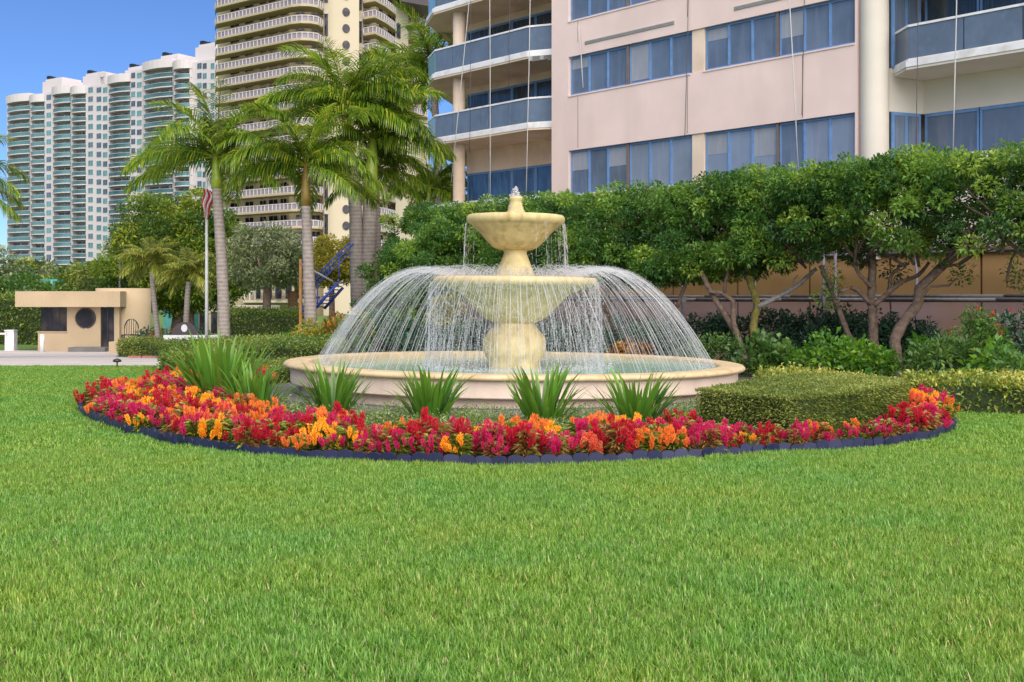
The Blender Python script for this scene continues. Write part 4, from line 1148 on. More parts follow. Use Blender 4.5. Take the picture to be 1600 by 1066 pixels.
# feather flowers
def plume_mesh(seed, mat, n=170):
    r = np.random.default_rng(seed)
    h = r.random(n); ang = r.random(n) * 6.283
    H = .10
    prof = .042 * np.sin(np.pi * (0.12 + .88 * (1 - h) ** .8)) + .004
    P = np.stack([prof * .6 * r.random(n) * np.cos(ang), prof * .6 * r.random(n) * np.sin(ang), h * H], 1)
    D = np.stack([np.cos(ang), np.sin(ang), 1.1 + 1.4 * h], 1)
    ll = .010 + .019 * r.random(n)
    N_ = np.stack([-np.sin(ang), np.cos(ang), .3 * np.ones(n)], 1)
    v, t, a = leaves(P, D, ll, ll * .36, r.random(n) * .6 + .4 * h, .3, 0, N_)
    return np_mesh('plume', v, t, mat, a)
def cel_leaf_mesh(seed, mat, n=210):
    r = np.random.default_rng(seed)
    ang = r.random(n) * 6.283; h = r.random(n)
    P = np.stack([.05 * np.cos(ang) * r.random(n), .05 * np.sin(ang) * r.random(n), .02 + .19 * h], 1)
    D = np.stack([np.cos(ang), np.sin(ang), .1 + .9 * r.random(n)], 1)
    ll = .05 + .045 * r.random(n)
    v, t, a = leaves(P, D, ll, ll * .3, r.random(n), .2, .35)
    return np_mesh('foliage', v, t, mat, a)
PM = {k: [plume_mesh(100 + i + 7 * j, M['plume_' + k]) for i in range(3)] for j, k in enumerate(PLUME)}
FM = {k: [cel_leaf_mesh(50 + i, M[k]) for i in range(3)] for k in ('cel_leaf_green', 'cel_leaf_red')}
CLUMPX = [(-4.5, 18.4), (-3.75, 17.3), (-2.57, 17.0), (-1.11, 16.1), (.40, 15.4), (1.62, 15.5)]
CN = ['first', 'second', 'third', 'fourth', 'fifth', 'sixth']
CW = {'magenta': 'magenta', 'crimson': 'deep red', 'orange': 'orange', 'yellow': 'golden yellow', 'coral': 'coral'}
def place_of(x, y):
    if x < -5.4: return 'at the far left tip'
    if x > 5.2: return 'at the right tip'
    if x > 2.35: return 'before the box hedge ' + ('left end' if x < 3.6 else 'right end')
    a = x / y
    k = min(range(6), key=lambda i: abs(CLUMPX[i][0] / CLUMPX[i][1] - a))
    return '%s of %s strap leaved clump' % ('left' if a < CLUMPX[k][0] / CLUMPX[k][1] else 'right', CN[k])
plants = []
last = None
rows = [.22, .50, .80]
L = .2
ri = 0
cols_ = ['magenta', 'crimson', 'orange', 'yellow', 'coral']
for off in [.20, .50, .82, 1.12, 1.42, 1.75]:
    L = random.uniform(.1, .3)
    while L < BL[-1] - .15:
        p, t = bed_at(L, off + random.gauss(0, .05))
        deep = 1.8 if L < 9 else 1.25
        if off > deep or (p.x > 2.7 and off > .62) or (off > 1.0 and L >= 9 and min(math.hypot(p.x - a_, p.y - b_) for a_, b_ in CLUMPX) < .45): L += .3; continue
        if p.x > 3.4 and p.x < 4.4 and random.random() < .3: L += .3; continue
        prev = plants[-1][3] if plants else None
        c = random.choices(cols_, [.36, .30, .17, .14, .03])[0]
        if prev and random.random() < .25: c = prev
        plants.append((p.x, p.y, off, c)); L += .365 + random.uniform(-.04, .06)
ROWN = ['front', 'second', 'third', 'fourth', 'fifth', 'sixth']
ORD = ['first', 'second', 'third', 'fourth', 'fifth', 'sixth', 'seventh', 'eighth', 'ninth', 'tenth', 'eleventh', 'twelfth', 'thirteenth', 'fourteenth', 'fifteenth', 'sixteenth', 'seventeenth', 'eighteenth']
def base_of(x, y, off, c):
    row = ROWN[min(range(6), key=lambda k: abs(off - [.20, .50, .82, 1.12, 1.42, 1.75][k]))]
    return '%s plumed flower, %s row %s' % (CW[c].replace('golden yellow', 'golden').replace('deep red', 'red'), row, place_of(x, y))
for i_, (x, y, off, c) in enumerate(plants):
    base = base_of(x, y, off, c)
    same = sorted([q for q in plants if base_of(*q) == base], key=lambda q: q[0] / q[1])
    lab = base if len(same) == 1 else base + ', ' + ORD[same.index((x, y, off, c))] + ' such from the left'
    s = random.uniform(.95, 1.5) * (.72 if 2.4 < x < 4.9 else 1)
    r_ = thing('plumed_flower', lab, 'flower', (x, y, .01), 'plumed flowers along the bed edge', random.random() * 6.28)
    r_.scale = (s, s, s * random.uniform(.9, 1.15))
    fk = 'cel_leaf_green' if c in ('yellow',) or random.random() < .3 else 'cel_leaf_red'
    if c == 'yellow' or (c == 'orange' and random.random() < .5): fk = 'cel_leaf_green'
    link('foliage', random.choice(FM[fk]), r_, scale=(1.15, 1.15, 1))
    for k in range(random.randint(13, 19)):
        a = random.random() * 6.283; q = .16 * math.sqrt(random.random()); 
        z = .16 - q * .5 + random.uniform(-.03, .05)
        sz = random.uniform(.45, 1.1)
        link('plume', random.choice(PM[c]), r_, (q * math.cos(a), q * math.sin(a), z), (-q * 2.4 * math.sin(a) + random.gauss(0, .2), q * 2.4 * math.cos(a) + random.gauss(0, .2), random.random() * 6), (sz, sz, sz * random.uniform(.9, 1.3)))

# strap leaved clumps
def strap_mesh(seed):
    r = random.Random(seed); n = 9
    Lh = 1.0; th0 = 0; bend = r.uniform(.1, .8)
    V_ = []; F_ = []; x = z = 0; ang = 0
    for i in range(n + 1):
        t = i / n
        wdt = .031 * (min(1, .55 + 2.2 * t) if t < .3 else 1) * (1 - max(0, (t - .55) / .45) ** 1.4) + .0008
        V_ += [(x - .25 * wdt * math.cos(ang), -wdt, z + .25 * wdt * math.sin(ang)), (x, 0, z), (x - .25 * wdt * math.cos(ang), wdt, z + .25 * wdt * math.sin(ang))]
        ang = bend * t ** 2.0 * 1.1
        x += math.sin(ang) * Lh / n; z += math.cos(ang) * Lh / n
    for i in range(n):
        a = i * 3
        F_ += [(a, a + 1, a + 4, a + 3), (a + 1, a + 2, a + 5, a + 4)]
    vals = np.repeat(np.linspace(.15, .8, n + 1), 3)
    return np_mesh('leaf', np.array(V_), np.array(F_), M['leaf_spike'], vals, True)
SM = [strap_mesh(i) for i in range(7)]
CLAB = ['tall strap leaved clump at the left end of the bed beside the clipped hedge', 'strap leaved clump second from the left, leaning before the pool corner', 'strap leaved clump in front of the left end of the pool wall',
        'strap leaved clump in front of the pool left of the fountain pedestal', 'strap leaved clump standing in front of the fountain pedestal', 'strap leaved clump right of the pedestal, nearest the box hedge']
for i, (x, y) in enumerate(CLUMPX):
    r_ = thing('strap_leaf_plant', CLAB[i], 'plant', (x, y, 0), 'strap leaved clumps in the bed')
    big = [1.22, .82, .86, .88, .92, .86][i]
    for k in range([105, 70, 74, 72, 78, 68][i]):
        a = random.random() * 6.283; q = random.random()
        lean = .05 + .80 * q ** 1.1
        s = big * random.uniform(.75, 1.08) * (1.0 if q < .7 else .9)
        dx = (.30 if i == 0 else .17) * math.sqrt(random.random())
        e = Matrix.Rotation(a, 4, 'Z') @ Matrix.Rotation(lean, 4, 'Y')
        o = link('leaf', random.choice(SM), r_, (dx * math.cos(a) * 1.25, dx * math.sin(a), 0), e.to_euler(), (s, s * random.uniform(.9, 1.35), s))

# weedy ground cover between the clumps
P = []
for _ in range(9000):
    x = random.uniform(-5.2, 2.9); y = random.uniform(13.0, 19.3)
    if math.hypot(x - FX, y - FY) < 4.9: continue
    a = x / y
    P.append((x, y, 0))
P = np.array(P)
_, idx = 0, 0
keep = []
for x, y, z in P:
    dmin = min(((x - q.x) ** 2 + (y - q.y) ** 2) for q in BC[::4]) ** .5
    keep.append(in_poly(np.array([x]), np.array([y]), [(q.x, q.y) for q in BC])[0] and dmin > .8 and (.5 + .5 * math.sin(x * 3.1 + y * 2.3) * math.cos(y * 4 - x * 1.7)) > random.random() * .85)
P = P[np.array(keep)]
P = np.repeat(P, 8, 0); n = len(P)
P = P + np.stack([rng.normal(0, .05, n), rng.normal(0, .05, n), .02 + .17 * rng.random(n) ** 1.5], 1)
D = rdir(n) + np.array([0, 0, .8])
go = leaf_obj('ground_cover', leaves(P, D, .035 + .05 * rng.random(n), .011 + .009 * rng.random(n), rng.random(n)), M['leaf_cover']); tag(go, kind='stuff')

# ------------------------------------------------------------------ clipped hedges
def shrink(p, k):
    cx = sum(a for a, b in p) / len(p); cy = sum(b for a, b in p) / len(p)
    return [(cx + (a - cx) * (1 - k / max(.3, math.hypot(a - cx, b - cy))), cy + (b - cy) * (1 - k / max(.3, math.hypot(a - cx, b - cy)))) for a, b in p]
def hedge(name, label, poly, z0, z1, mat, dens, L, rough=.04, core='hedge_core', cat='hedge', wr=.5, group=None, topdens=1.0, jit=.9):
    a = sum(poly[i][0] * poly[(i + 1) % len(poly)][1] - poly[(i + 1) % len(poly)][0] * poly[i][1] for i in range(len(poly)))
    if a < 0: poly = poly[::-1]
    cx = sum(a for a, b in poly) / len(poly); cy = sum(b for a, b in poly) / len(poly)
    t = thing(name, label, cat, (cx, cy, z0), group)
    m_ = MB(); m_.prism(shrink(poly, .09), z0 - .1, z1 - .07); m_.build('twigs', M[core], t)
    Ps = []; Ns = []
    for i in range(len(poly)):
        (x0, y0), (x1, y1) = poly[i], poly[(i + 1) % len(poly)]
        ln = math.hypot(x1 - x0, y1 - y0); nx, ny = (y1 - y0) / ln, -(x1 - x0) / ln
        if ny * ((y0 + y1) / 2) + nx * ((x0 + x1) / 2) > 1.0 and ln > 1.0: k = .3
        else: k = 1
        n = int(ln * (z1 - z0) * dens * k); u = rng.random(n); h = rng.random(n)
        Ps.append(np.stack([x0 + (x1 - x0) * u, y0 + (y1 - y0) * u, z0 + (z1 - z0) * h], 1)); Ns.append(np.tile([nx, ny, 0.15], (n, 1)))
    n = int(poly_area(poly) * dens * topdens * 1.5)
    xs = rng.uniform(min(p[0] for p in poly), max(p[0] for p in poly), n * 3); ysx = rng.uniform(min(p[1] for p in poly), max(p[1] for p in poly), n * 3)
    k = in_poly(xs, ysx, poly); xs, ysx = xs[k][:n], ysx[k][:n]
    Ps.append(np.stack([xs, ysx, np.full(len(xs), z1)], 1)); Ns.append(np.tile([0, 0, 1.0], (len(xs), 1)))
    P = np.concatenate(Ps); Nn = np.concatenate(Ns); n = len(P)
    ph = np.sin(P[:, 0] * 5.1 + 1.3) * np.cos(P[:, 1] * 4.3) + np.sin(P[:, 2] * 6 + P[:, 0] * 2.2)
    P = P + Nn * (rng.normal(0, rough, (n, 1)) - .04 + .02 * ph[:, None])
    D = Nn * .8 + rdir(n) * jit + np.array([0, 0, .15])
    ll = L * (.7 + .6 * rng.random(n))
    V_ = np.clip(.5 + .16 * ph + rng.normal(0, .2, n), 0, 1)
    leaf_obj('foliage', leaves(P, D, ll, ll * wr, V_), M[mat], t)
    return t
hedge('box_hedge', 'low square clipped box hedge behind the flowers right of the pool', [(2.32, 15.0), (3.22, 13.85), (4.4, 14.9), (5.45, 16.2), (5.6, 17.3), (4.5, 18.3), (3.5, 17.2)], 0, .56, 'leaf_box', 3200, .04, .009, jit=.55)
hedge('variegated_hedge', 'yellow variegated hedge running along the right edge of the lawn', [(6.0, 17.8), (7.2, 17.3), (8.3, 16.9), (10.5, 16.2), (10.9, 17.4), (8.6, 18.3), (6.4, 19.3)], 0, .46, 'leaf_varieg', 900, .085, .06, wr=.45)
hedge('variegated_hedge', 'yellow variegated low hedge between the pool rim and the box hedge', [(4.6, 20.0), (5.9, 18.9), (6.3, 20.0), (5.4, 22.6), (4.7, 22.8)], 0, .30, 'leaf_varieg', 800, .08, .06, wr=.45)
hedge('clipped_hedge', 'long clipped green hedge left behind the fountain', [(-8.2, 27.5), (-6.9, 26.5), (-4.2, 28.3), (-4.4, 32.0), (-6.0, 33.0), (-8.6, 30.5)], 0, .60, 'leaf_hedge', 900, .07, .06)
hedge('clipped_hedge', 'small olive clipped hedge touching the left side of the pool', [(-5.9, 24.0), (-5.4, 23.0), (-4.35, 23.6), (-4.2, 26.2), (-5.2, 26.8)], 0, .36, 'leaf_box', 1500, .05, .025)
hedge('clipped_hedge', 'round ended green hedge corner behind the tallest strap leaved clump', [(-7.6, 25.6), (-6.9, 24.2), (-6.1, 24.6), (-6.0, 26.4), (-7.0, 27.0)], 0, .52, 'leaf_hedge', 1000, .07, .06)
hedge('clipped_hedge', 'small clipped hedge in front of the gatehouse planter wall', [(X(202, 50), 48.5), (X(275, 47), 46), (X(282, 52), 52), (X(215, 54), 53)], -.75, -.1, 'leaf_box', 500, .10, .05)
hedge('clipped_hedge', 'dense clipped hedge block behind the left palm trunk', [(X(360, 45), 44.4), (X(470, 45), 44.4), (X(468, 48), 48), (X(362, 48), 48)], -.3, 1.15, 'leaf_hedge', 420, .10, .09)
hedge('tall_hedge', 'tall dark hedge left of the gatehouse', [(-42, 75), (X(72, 75), 75), (X(72, 78), 78), (-42, 78)], -1.2, 1.7, 'leaf_hedge', 150, .22, .2)
br = MB()
for k in range(9): br.box(X(205, 46) + k * .55, X(205, 46) + k * .55 + .5, 45.6, 45.8, -.62, -.50)
tag(br.build('brick_kerb', M['red_brick']), kind='structure')

# ------------------------------------------------------------------ clipped tree row before the building
def crown_box(s0, s1, p0, p1, zb0, zt, n, rad, per, L, seed, pw=1.0):
    r = random.Random(seed); C = []; Rr = []
    while len(C) < n:
        s = r.uniform(s0, s1); p = r.uniform(p0, p1); u = r.random() ** pw
        z = zb0(s) + (zt(s) - zb0(s)) * u
        # keep to the outer shell mostly
        e = min((p - p0) / (p1 - p0), 1 - (p - p0) / (p1 - p0), u, 1 - u)
        if e > .3 and r.random() < .6: continue
        rr = rad * r.uniform(.65, 1.25)
        z = min(z, zt(s) - rr * .75)
        q = B(s, p); C.append((q.x, q.y, z)); Rr.append(rr)
    return lobes(C, Rr, per, L, .5, inner=.35, up=.35, flat=.75, jit=.8)
def ztop(s):
    if s < -9: return 4.9
    return 5.0 + .06 * math.sin(s * 1.3) + .14 * min(1, max(0, (s - 3) / 5))
def zbot(s):
    if s < -10: return .9
    if s < -5: return 1.9
    if s < 4: return 2.25
    return 2.35 + .45 * min(1, (s - 4) / 4)
TR = [(-9.2, -5.4), (-10.2, -6.2), (-6.6, -2.4), (-2.8, 1.2), (.6, 4.5), (3.6, 7.0), (5.9, 9.3), (8.2, 11.9), (10.7, 15.4), (14.9, 18.6)]
TLAB = ['low dark clipped tree at the left end of the row beside the palms', 'clipped tree behind the left jets of the fountain', 'clipped tree directly behind the fountain bowls', 'clipped tree right behind the right jets below the blue windows',
        'clipped tree with one thin leaning trunk right of the fountain jets', 'clipped tree with two crooked crossing trunks right of the fountain', 'clipped tree with mossy trunk and one long bare pale branch',
        'clipped tree with a forked trunk of several bent limbs beside the scaffold', 'clipped tree at the right edge with a thick trunk leaning to the right', 'last clipped tree of the row, past the thick leaning trunk']
trees = []
for (s0, s1), lb in zip(TR, TLAB):
    sm_ = (s0 + s1) / 2; q = B(sm_, -5 if lb != TLAB[0] else -7.5)
    trees.append(thing('clipped_tree', lb, 'tree', (q.x, q.y, 0), 'row of clipped trees before the building'))
for i, ((s0, s1), t) in enumerate(zip(TR, trees)):
    ww = s1 - s0
    pa, pb = (-6.7, -3.5) if i else (-8.2, -6.2)
    zt_ = ztop if i else (lambda s: 2.75 + (s + 9.2) / 3.7 * 1.6)
    zb_ = zbot if i else (lambda s: .7)
    d1 = crown_box(s0, s1, pa, pb, zb_, zt_, int((50 if i < 6 else (44 if i == 6 else 34)) * ww), .33, 165, .115, 30 + i, 1.0 if i < 6 else (.78 if i == 6 else .62))
    d2 = crown_box(s0, s1, pa + .5, pb - .7, lambda s: zt_(s) - .5, lambda s: zt_(s) + .22, int(9 * ww), .26, 70, .11, 60 + i)
    leaf_obj('crown', cat_leaves([d1, d2]), M['leaf_row'], t)
def limb(t, pts, r0, r1, d, mat='bark', nm='trunk', dd=0):
    P = [W(x, y, d + dd * k / max(1, len(pts) - 1)) for k, (x, y) in enumerate(pts)]
    # subdivide and roughen
    Q = []
    for a, b in zip(P[:-1], P[1:]):
        for k in range(3):
            v = a.lerp(b, k / 3); Q.append(v + Vector((random.gauss(0, .012), random.gauss(0, .012), 0)))
    Q.append(P[-1]); n = len(Q)
    m_ = MB(); m_.tube(Q, [r0 + (r1 - r0) * k / (n - 1) for k in range(n)], 9, wob=.12)
    return m_.build(nm, M[mat], t)
limb(trees[5], [(1165, 572), (1160, 550), (1150, 520), (1133, 492), (1118, 468), (1106, 446), (1094, 424)], .11, .07, 33.2)
limb(trees[5], [(1160, 548), (1147, 505), (1146, 470), (1128, 458), (1108, 456)], .085, .05, 33.0, nm='limb')
limb(trees[5], [(1132, 458), (1136, 430), (1142, 405)], .05, .03, 33.0, nm='limb')
limb(trees[6], [(1181, 566), (1179, 530), (1178, 500), (1184, 476), (1174, 448), (1168, 424), (1170, 400)], .12, .09, 33.0, 'bark_moss')
limb(trees[6], [(1185, 479), (1215, 464), (1244, 448), (1262, 432), (1276, 420)], .07, .05, 32.9, 'bark_pale', 'limb')
limb(trees[6], [(1243, 449), (1240, 437), (1246, 430)], .03, .015, 32.9, 'bark_pale', 'limb')
limb(trees[4], [(1058, 480), (1063, 465), (1074, 440), (1088, 418), (1092, 400)], .06, .045, 34.5)
limb(trees[4], [(1048, 560), (1052, 520), (1058, 480)], .08, .06, 34.5, nm='limb')
limb(trees[7], [(1338, 572), (1330, 530), (1316, 498), (1302, 462), (1290, 432), (1282, 415)], .08, .06, 31.6, nm='limb')
limb(trees[7], [(1367, 575), (1366, 545), (1364, 500), (1361, 472), (1362, 440), (1363, 395)], .13, .10, 30.9)
limb(trees[7], [(1361, 474), (1345, 458), (1332, 450), (1312, 455)], .07, .045, 30.8, 'bark', 'limb')
limb(trees[7], [(1362, 448), (1345, 432), (1332, 410)], .06, .04, 30.8, 'bark', 'limb')
limb(trees[7], [(1366, 478), (1390, 455), (1408, 441), (1436, 430), (1452, 410)], .075, .04, 30.8, 'bark', 'limb')
limb(trees[7], [(1388, 456), (1392, 430), (1404, 418), (1420, 412)], .05, .03, 30.8, 'bark', 'limb')
limb(trees[8], [(1401, 585), (1400, 552), (1398, 528), (1412, 504), (1434, 476), (1436, 452), (1468, 420), (1496, 398), (1512, 385), (1534, 358)], .15, .10, 30.0)
limb(trees[8], [(1436, 466), (1455, 448), (1482, 446), (1495, 435)], .04, .025, 30.0, 'bark', 'limb')
limb(trees[8], [(1470, 418), (1500, 412), (1530, 395), (1560, 388)], .035, .02, 29.8, 'bark', 'limb')
limb(trees[8], [(1572, 440), (1580, 405), (1600, 370)], .035, .02, 28.5, 'bark', 'limb')
q_ = B(16.8, -5); m_ = MB(); m_.tube([(q_.x, q_.y, -.05), (q_.x + .1, q_.y, .9), (q_.x - .15, q_.y, 1.9), (q_.x + .2, q_.y, 3.4)], [.13, .11, .10, .07], 9, wob=.1); m_.build('trunk', M['bark'], trees[9])
limb(trees[0], [(594, 560), (592, 500), (590, 440), (588, 400)], .12, .09, 42.5)
limb(trees[0], [(578, 540), (572, 480), (580, 430)], .08, .06, 43, nm='limb')
limb(trees[1], [(680, 540), (684, 480), (690, 430), (700, 390)], .10, .08, 42)
limb(trees[2], [(724, 545), (725, 440), (728, 402), (736, 380)], .10, .08, 41)
limb(trees[3], [(945, 550), (948, 470), (955, 410)], .10, .08, 37.5)
for i in (5, 6, 7, 8):      # branches inside the crowns
    (s0, s1), t = TR[i], trees[i]; r = random.Random(77 + i)
    for k in range(11):
        a = B(r.uniform(s0 + .8, s1 - .8), r.uniform(-5.6, -4.8), 2.5 + r.uniform(0, .4)); b = B(r.uniform(s0, s1), r.uniform(-6.4, -4.0), r.uniform(3.6, 4.7))
        m_ = MB(); c = a.lerp(b, .5) + Vector((r.uniform(-.2, .2), 0, r.uniform(-.2, .1))); m_.tube([a, a.lerp(c, .6) + Vector((r.uniform(-.06, .06), 0, 0)), c, c.lerp(b, .5), b], [.045, .04, .032, .022, .01], 6, wob=.1); m_.build('branch', M['bark'], t)
# the low limb with sparse tufts below the crowns
def tufts(t, pts, d, n, rad, L=.10, mat='leaf_row'):
    C = [tuple(W(x, y, d)) for x, y in pts]
    leaf_obj('foliage', lobes(C, [rad] * len(C), n, L, .5, inner=.1, up=.2), M[mat], t)
tufts(trees[7], [(1296, 470), (1300, 455), (1284, 466), (1305, 440), (1299, 425)], 31.5, 60, .28)
tufts(trees[8], [(1500, 432), (1508, 426), (1585, 425), (1595, 410), (1592, 440), (1440, 395), (1425, 390), (1470, 400)], 29.8, 70, .3)
tufts(trees[8], [(1388, 418), (1395, 432), (1405, 425)], 31, 60, .3, .1, 'leaf_dark')

# ------------------------------------------------------------------ shrubs
def shrub(name, label, px, d, wdt, h, mat, n=26, per=60, L=.11, wr=.42, seed=0, z0=0.0, rad=.26, stems=3, dep=None, cat='shrub', flowers=None, group=None, base=0.12):
    r = random.Random(seed + int(px) * 3)
    t = thing(name, label, cat, (X(px, d), d, z0), group)
    C = []; 
    for i in range(n):
        a = r.random() * 6.283; q = math.sqrt(r.random())
        hh = h * (1 - .45 * q * q) * r.uniform(base, 1.0) if i > n // 3 else h * (1 - .4 * q * q) * r.uniform(.8, 1)
        C.append((t.location.x + wdt / 2 * q * math.cos(a), d + (dep or wdt) / 2 * q * math.sin(a), z0 + max(.1, hh - rad * .6)))
    rr = [rad * r.uniform(.7, 1.2) for _ in C]
    leaf_obj('foliage', lobes(C, rr, per, L, wr, inner=.15, up=.35, jit=.7), M[mat], t)
    m_ = MB()
    for k in range(stems):
        c = C[r.randrange(len(C))]; b0 = (t.location.x + r.uniform(-.15, .15) * wdt, d + r.uniform(-.1, .1), z0 - .05)
        m_.tube([b0, ((b0[0] + c[0]) / 2 + .03, (b0[1] + c[1]) / 2, (b0[2] + c[2]) / 2), c], [.025, .02, .01], 6)
    m_.build('stems', M['bark'], t)
    if flowers:
        C2 = r.sample(sorted(C, key=lambda c: -c[2] + c[1] * .3)[:max(flowers + 3, len(C) // 2)], flowers)
        for c in C2:
            top = np.array([[c[0], c[1] - rad * .4, c[2] + rad * .8]])
            leaf_obj('blossom', lobes(top, [.05], 18, .04, .6, inner=.1, up=.5), M['red_flower'], t)
    return t
for k, (px, d, wd, h) in enumerate([(1085, 35.0, 2.2, 1.35), (1135, 34.6, 2.0, 1.3), (1215, 34.6, 2.2, 1.45), (1262, 34.0, 2.0, 1.4), (1310, 33.4, 1.8, 1.5), (1350, 32.6, 1.8, 1.45), (1425, 31.6, 1.8, 1.3), (1385, 32.2, 1.6, 1.3)]):
    shrub('dark_shrub', ['dark glossy shrub just right of the fountain jets', 'dark glossy shrub between the jets and the crossing trunks', 'dark shrub right of the mossy trunk under the bare branch', 'dark shrub below the tip of the bare pale branch', 'dark shrub left of the forked trunk', 'dark shrub behind the foot of the forked trunk', 'dark shrub right of the thick leaning trunk', 'dark shrub between the forked trunk and the leaning trunk'][k],
          px, d, wd, h, 'leaf_dark', 30, 60, .14, .45, seed=k, rad=.28, group='dark shrubs along the building foot')
shrub('dark_shrub', 'dark green shrub at the right edge of the photo behind the red flowers', 1597, 24.5, 1.8, 1.75, 'leaf_dark', 34, 60, .13, .42, 91, rad=.3, flowers=3)
shrub('green_shrub', 'deep green loose shrub beside the right rim of the pool', 1112, 29.5, 1.9, .95, 'leaf_mid', 26, 60, .10, .45, 1)
shrub('green_shrub', 'heart leaved green shrub below the mossy trunk', 1205, 26.0, 1.35, .98, 'leaf_mid', 26, 36, .15, .75, 2)
shrub('bright_shrub', 'bright yellow green shrub under the bare pale branch', 1290, 25.0, 1.35, 1.0, 'leaf_bright', 28, 40, .14, .5, 3)
shrub('bright_shrub', 'bright green spreading shrub left of the thick leaning trunk', 1352, 24.6, 1.3, .85, 'leaf_bright', 26, 40, .14, .5, 4)
shrub('bright_shrub', 'small light green shrub with pale upright leaves beside the leaning trunk', 1440, 24.0, .7, .95, 'leaf_bright', 12, 26, .17, .5, 5, rad=.2)
shrub('umbrella_shrub', 'wide umbrella leaved green shrub above the variegated hedge', 1490, 22.8, 1.7, 1.0, 'leaf_mid', 36, 60, .14, .36, 6)
shrub('red_flowering_shrub', 'tall green shrub with red flower heads right of the leaning trunk', 1530, 23.4, .95, 1.52, 'leaf_mid', 30, 50, .11, .42, 7, rad=.22, flowers=6, base=.3)
shrub('red_flowering_shrub', 'smaller green shrub with few red flowers beside the scaffold post', 1478, 24.4, .9, 1.15, 'leaf_mid', 20, 50, .11, .42, 8, rad=.22, flowers=3)
shrub('bright_shrub', 'large leaved bright green shrub near the right edge above the variegated hedge', 1555, 21.6, 1.3, .85, 'leaf_bright', 22, 34, .17, .55, 9)
shrub('green_shrub', 'low green shrub at the right edge behind the variegated hedge', 1605, 20.5, 1.2, .85, 'leaf_mid', 22, 40, .12, .45, 19)
# behind the fountain
for k, (px, d, wd, h, mt, lb, nm) in enumerate([(610, 33, 2.4, 1.5, 'leaf_dark', 'dark broad shrub seen through the left jets', 'dark_shrub'), (670, 32, 2.3, 1.25, 'leaf_dark', 'dark arching shrub behind the middle of the left jets', 'dark_shrub'),
        (735, 33, 2.6, 1.3, 'leaf_dark', 'dark shrub behind the fountain left of the pedestal', 'dark_shrub'), (850, 33, 2.6, 1.2, 'leaf_dark', 'dark shrub behind the fountain right of the pedestal', 'dark_shrub'), (930, 32.5, 2.4, 1.3, 'leaf_dark', 'dark shrub seen through the falling water on the right', 'dark_shrub'),
        (1005, 32, 2.2, 1.3, 'leaf_dark', 'dark shrub seen through the right jets', 'dark_shrub'), (700, 34.5, 1.3, 2.0, 'leaf_yellow', 'pale yellow leaved shrub showing through the left jets', 'pale_shrub'), (540, 31.5, 1.6, 1.35, 'leaf_mid', 'green shrub left of the jets below the low clipped tree', 'green_shrub'),
        (510, 33.5, 1.9, 1.25, 'leaf_yellow', 'yellow green shrub left of the fountain jets', 'pale_shrub'), (545, 33.2, 1.4, 1.45, 'leaf_croton', 'orange and red croton beside the yellow shrub', 'croton'), (480, 36, 1.5, .9, 'leaf_bright', 'low bright green shrub at the left hedge end', 'bright_shrub'),
        (423, 43.4, .9, .75, 'leaf_croton', 'small red croton in front of the dense hedge block', 'croton'), (552, 36, 1.5, 1.5, 'leaf_bright', 'light green shrub under the blue stairway', 'bright_shrub'), (985, 31.5, .8, .7, 'leaf_croton', 'small red leaved plant behind the right jets', 'croton')]):
    shrub(nm, lb, px, d, wd, h, mt, 26, 60, .13, .42, 40 + k, rad=.26, z0=0 if d < 40 else -.4)
for k, (px, d, wd, h) in enumerate([(235, 60, 2.0, 1.3), (255, 58, 2.2, 1.2), (280, 57, 2.2, 1.1), (312, 56, 2.2, 1.4), (335, 54, 2, 1.0)]):
    shrub('green_shrub', ['shrub in the shade right of the gatehouse wall', 'shrub below the left small palm', 'shrub left of the arched sign', 'shrub behind the arched sign', 'shrub left of the left palm trunk foot'][k], px, d, wd, h, 'leaf_dark' if k != 1 else 'leaf_croton', 20, 50, .16, .45, 70 + k, rad=.35, z0=-1.0)

# ------------------------------------------------------------------ trees farther off
def tree(name, label, px, d, zc, rx, rz, mat, n, per, L, rad, z0=-1.2, trunk=.25, ry=None, trunks=1, seed=0, forks=5, group=None):
    r = random.Random(seed + int(px)); cx = X(px, d)
    t = thing(name, label, 'tree', (cx, d, z0), group)
    C = []; Rr = []
    for i in range(n):
        v = Vector((r.gauss(0, 1), r.gauss(0, 1), r.gauss(0, 1))).normalized()
        k = r.random() ** .33 if r.random() < .35 else r.uniform(.82, 1.0)
        wob = 1 + .13 * math.sin(3 * math.atan2(v.y, v.x) + seed) + .1 * math.sin(5 * v.z + seed)
        C.append((cx + v.x * rx * k * wob, d + v.y * (ry or rx) * k * wob, zc + v.z * rz * k * (wob if v.z > 0 else .9))); Rr.append(rad * r.uniform(.65, 1.3))
    leaf_obj('crown', lobes(C, Rr, per, L, .5, inner=.3, up=.4, flat=.7), M[mat], t)
    m_ = MB()
    for q in range(trunks):
        b0 = Vector((cx + q * .9 - (trunks - 1) * .45, d, z0 - .1)); top = Vector((cx + q * .5, d, zc - rz * .55))
        m_.tube([b0, b0.lerp(top, .5) + Vector((r.uniform(-.15, .15), 0, 0)), top], [trunk * 1.3, trunk, trunk * .8], 10, wob=.08)
    m_.build('trunk', M['bark'], t)
    m_ = MB()
    for k in range(forks):
        a = 2 * math.pi * k / forks + r.random(); e = Vector((cx + rx * .65 * math.cos(a), d + rx * .65 * math.sin(a), zc + r.uniform(-.35, .2) * rz))
        s = Vector((cx, d, zc - rz * r.uniform(.55, .85)))
        m_.tube([s, s.lerp(e, .5) + Vector((0, 0, -.1 * rz)), e], [trunk * .6, trunk * .4, trunk * .15], 7, wob=.08)
    m_.build('limbs', M['bark'], t)
    return t
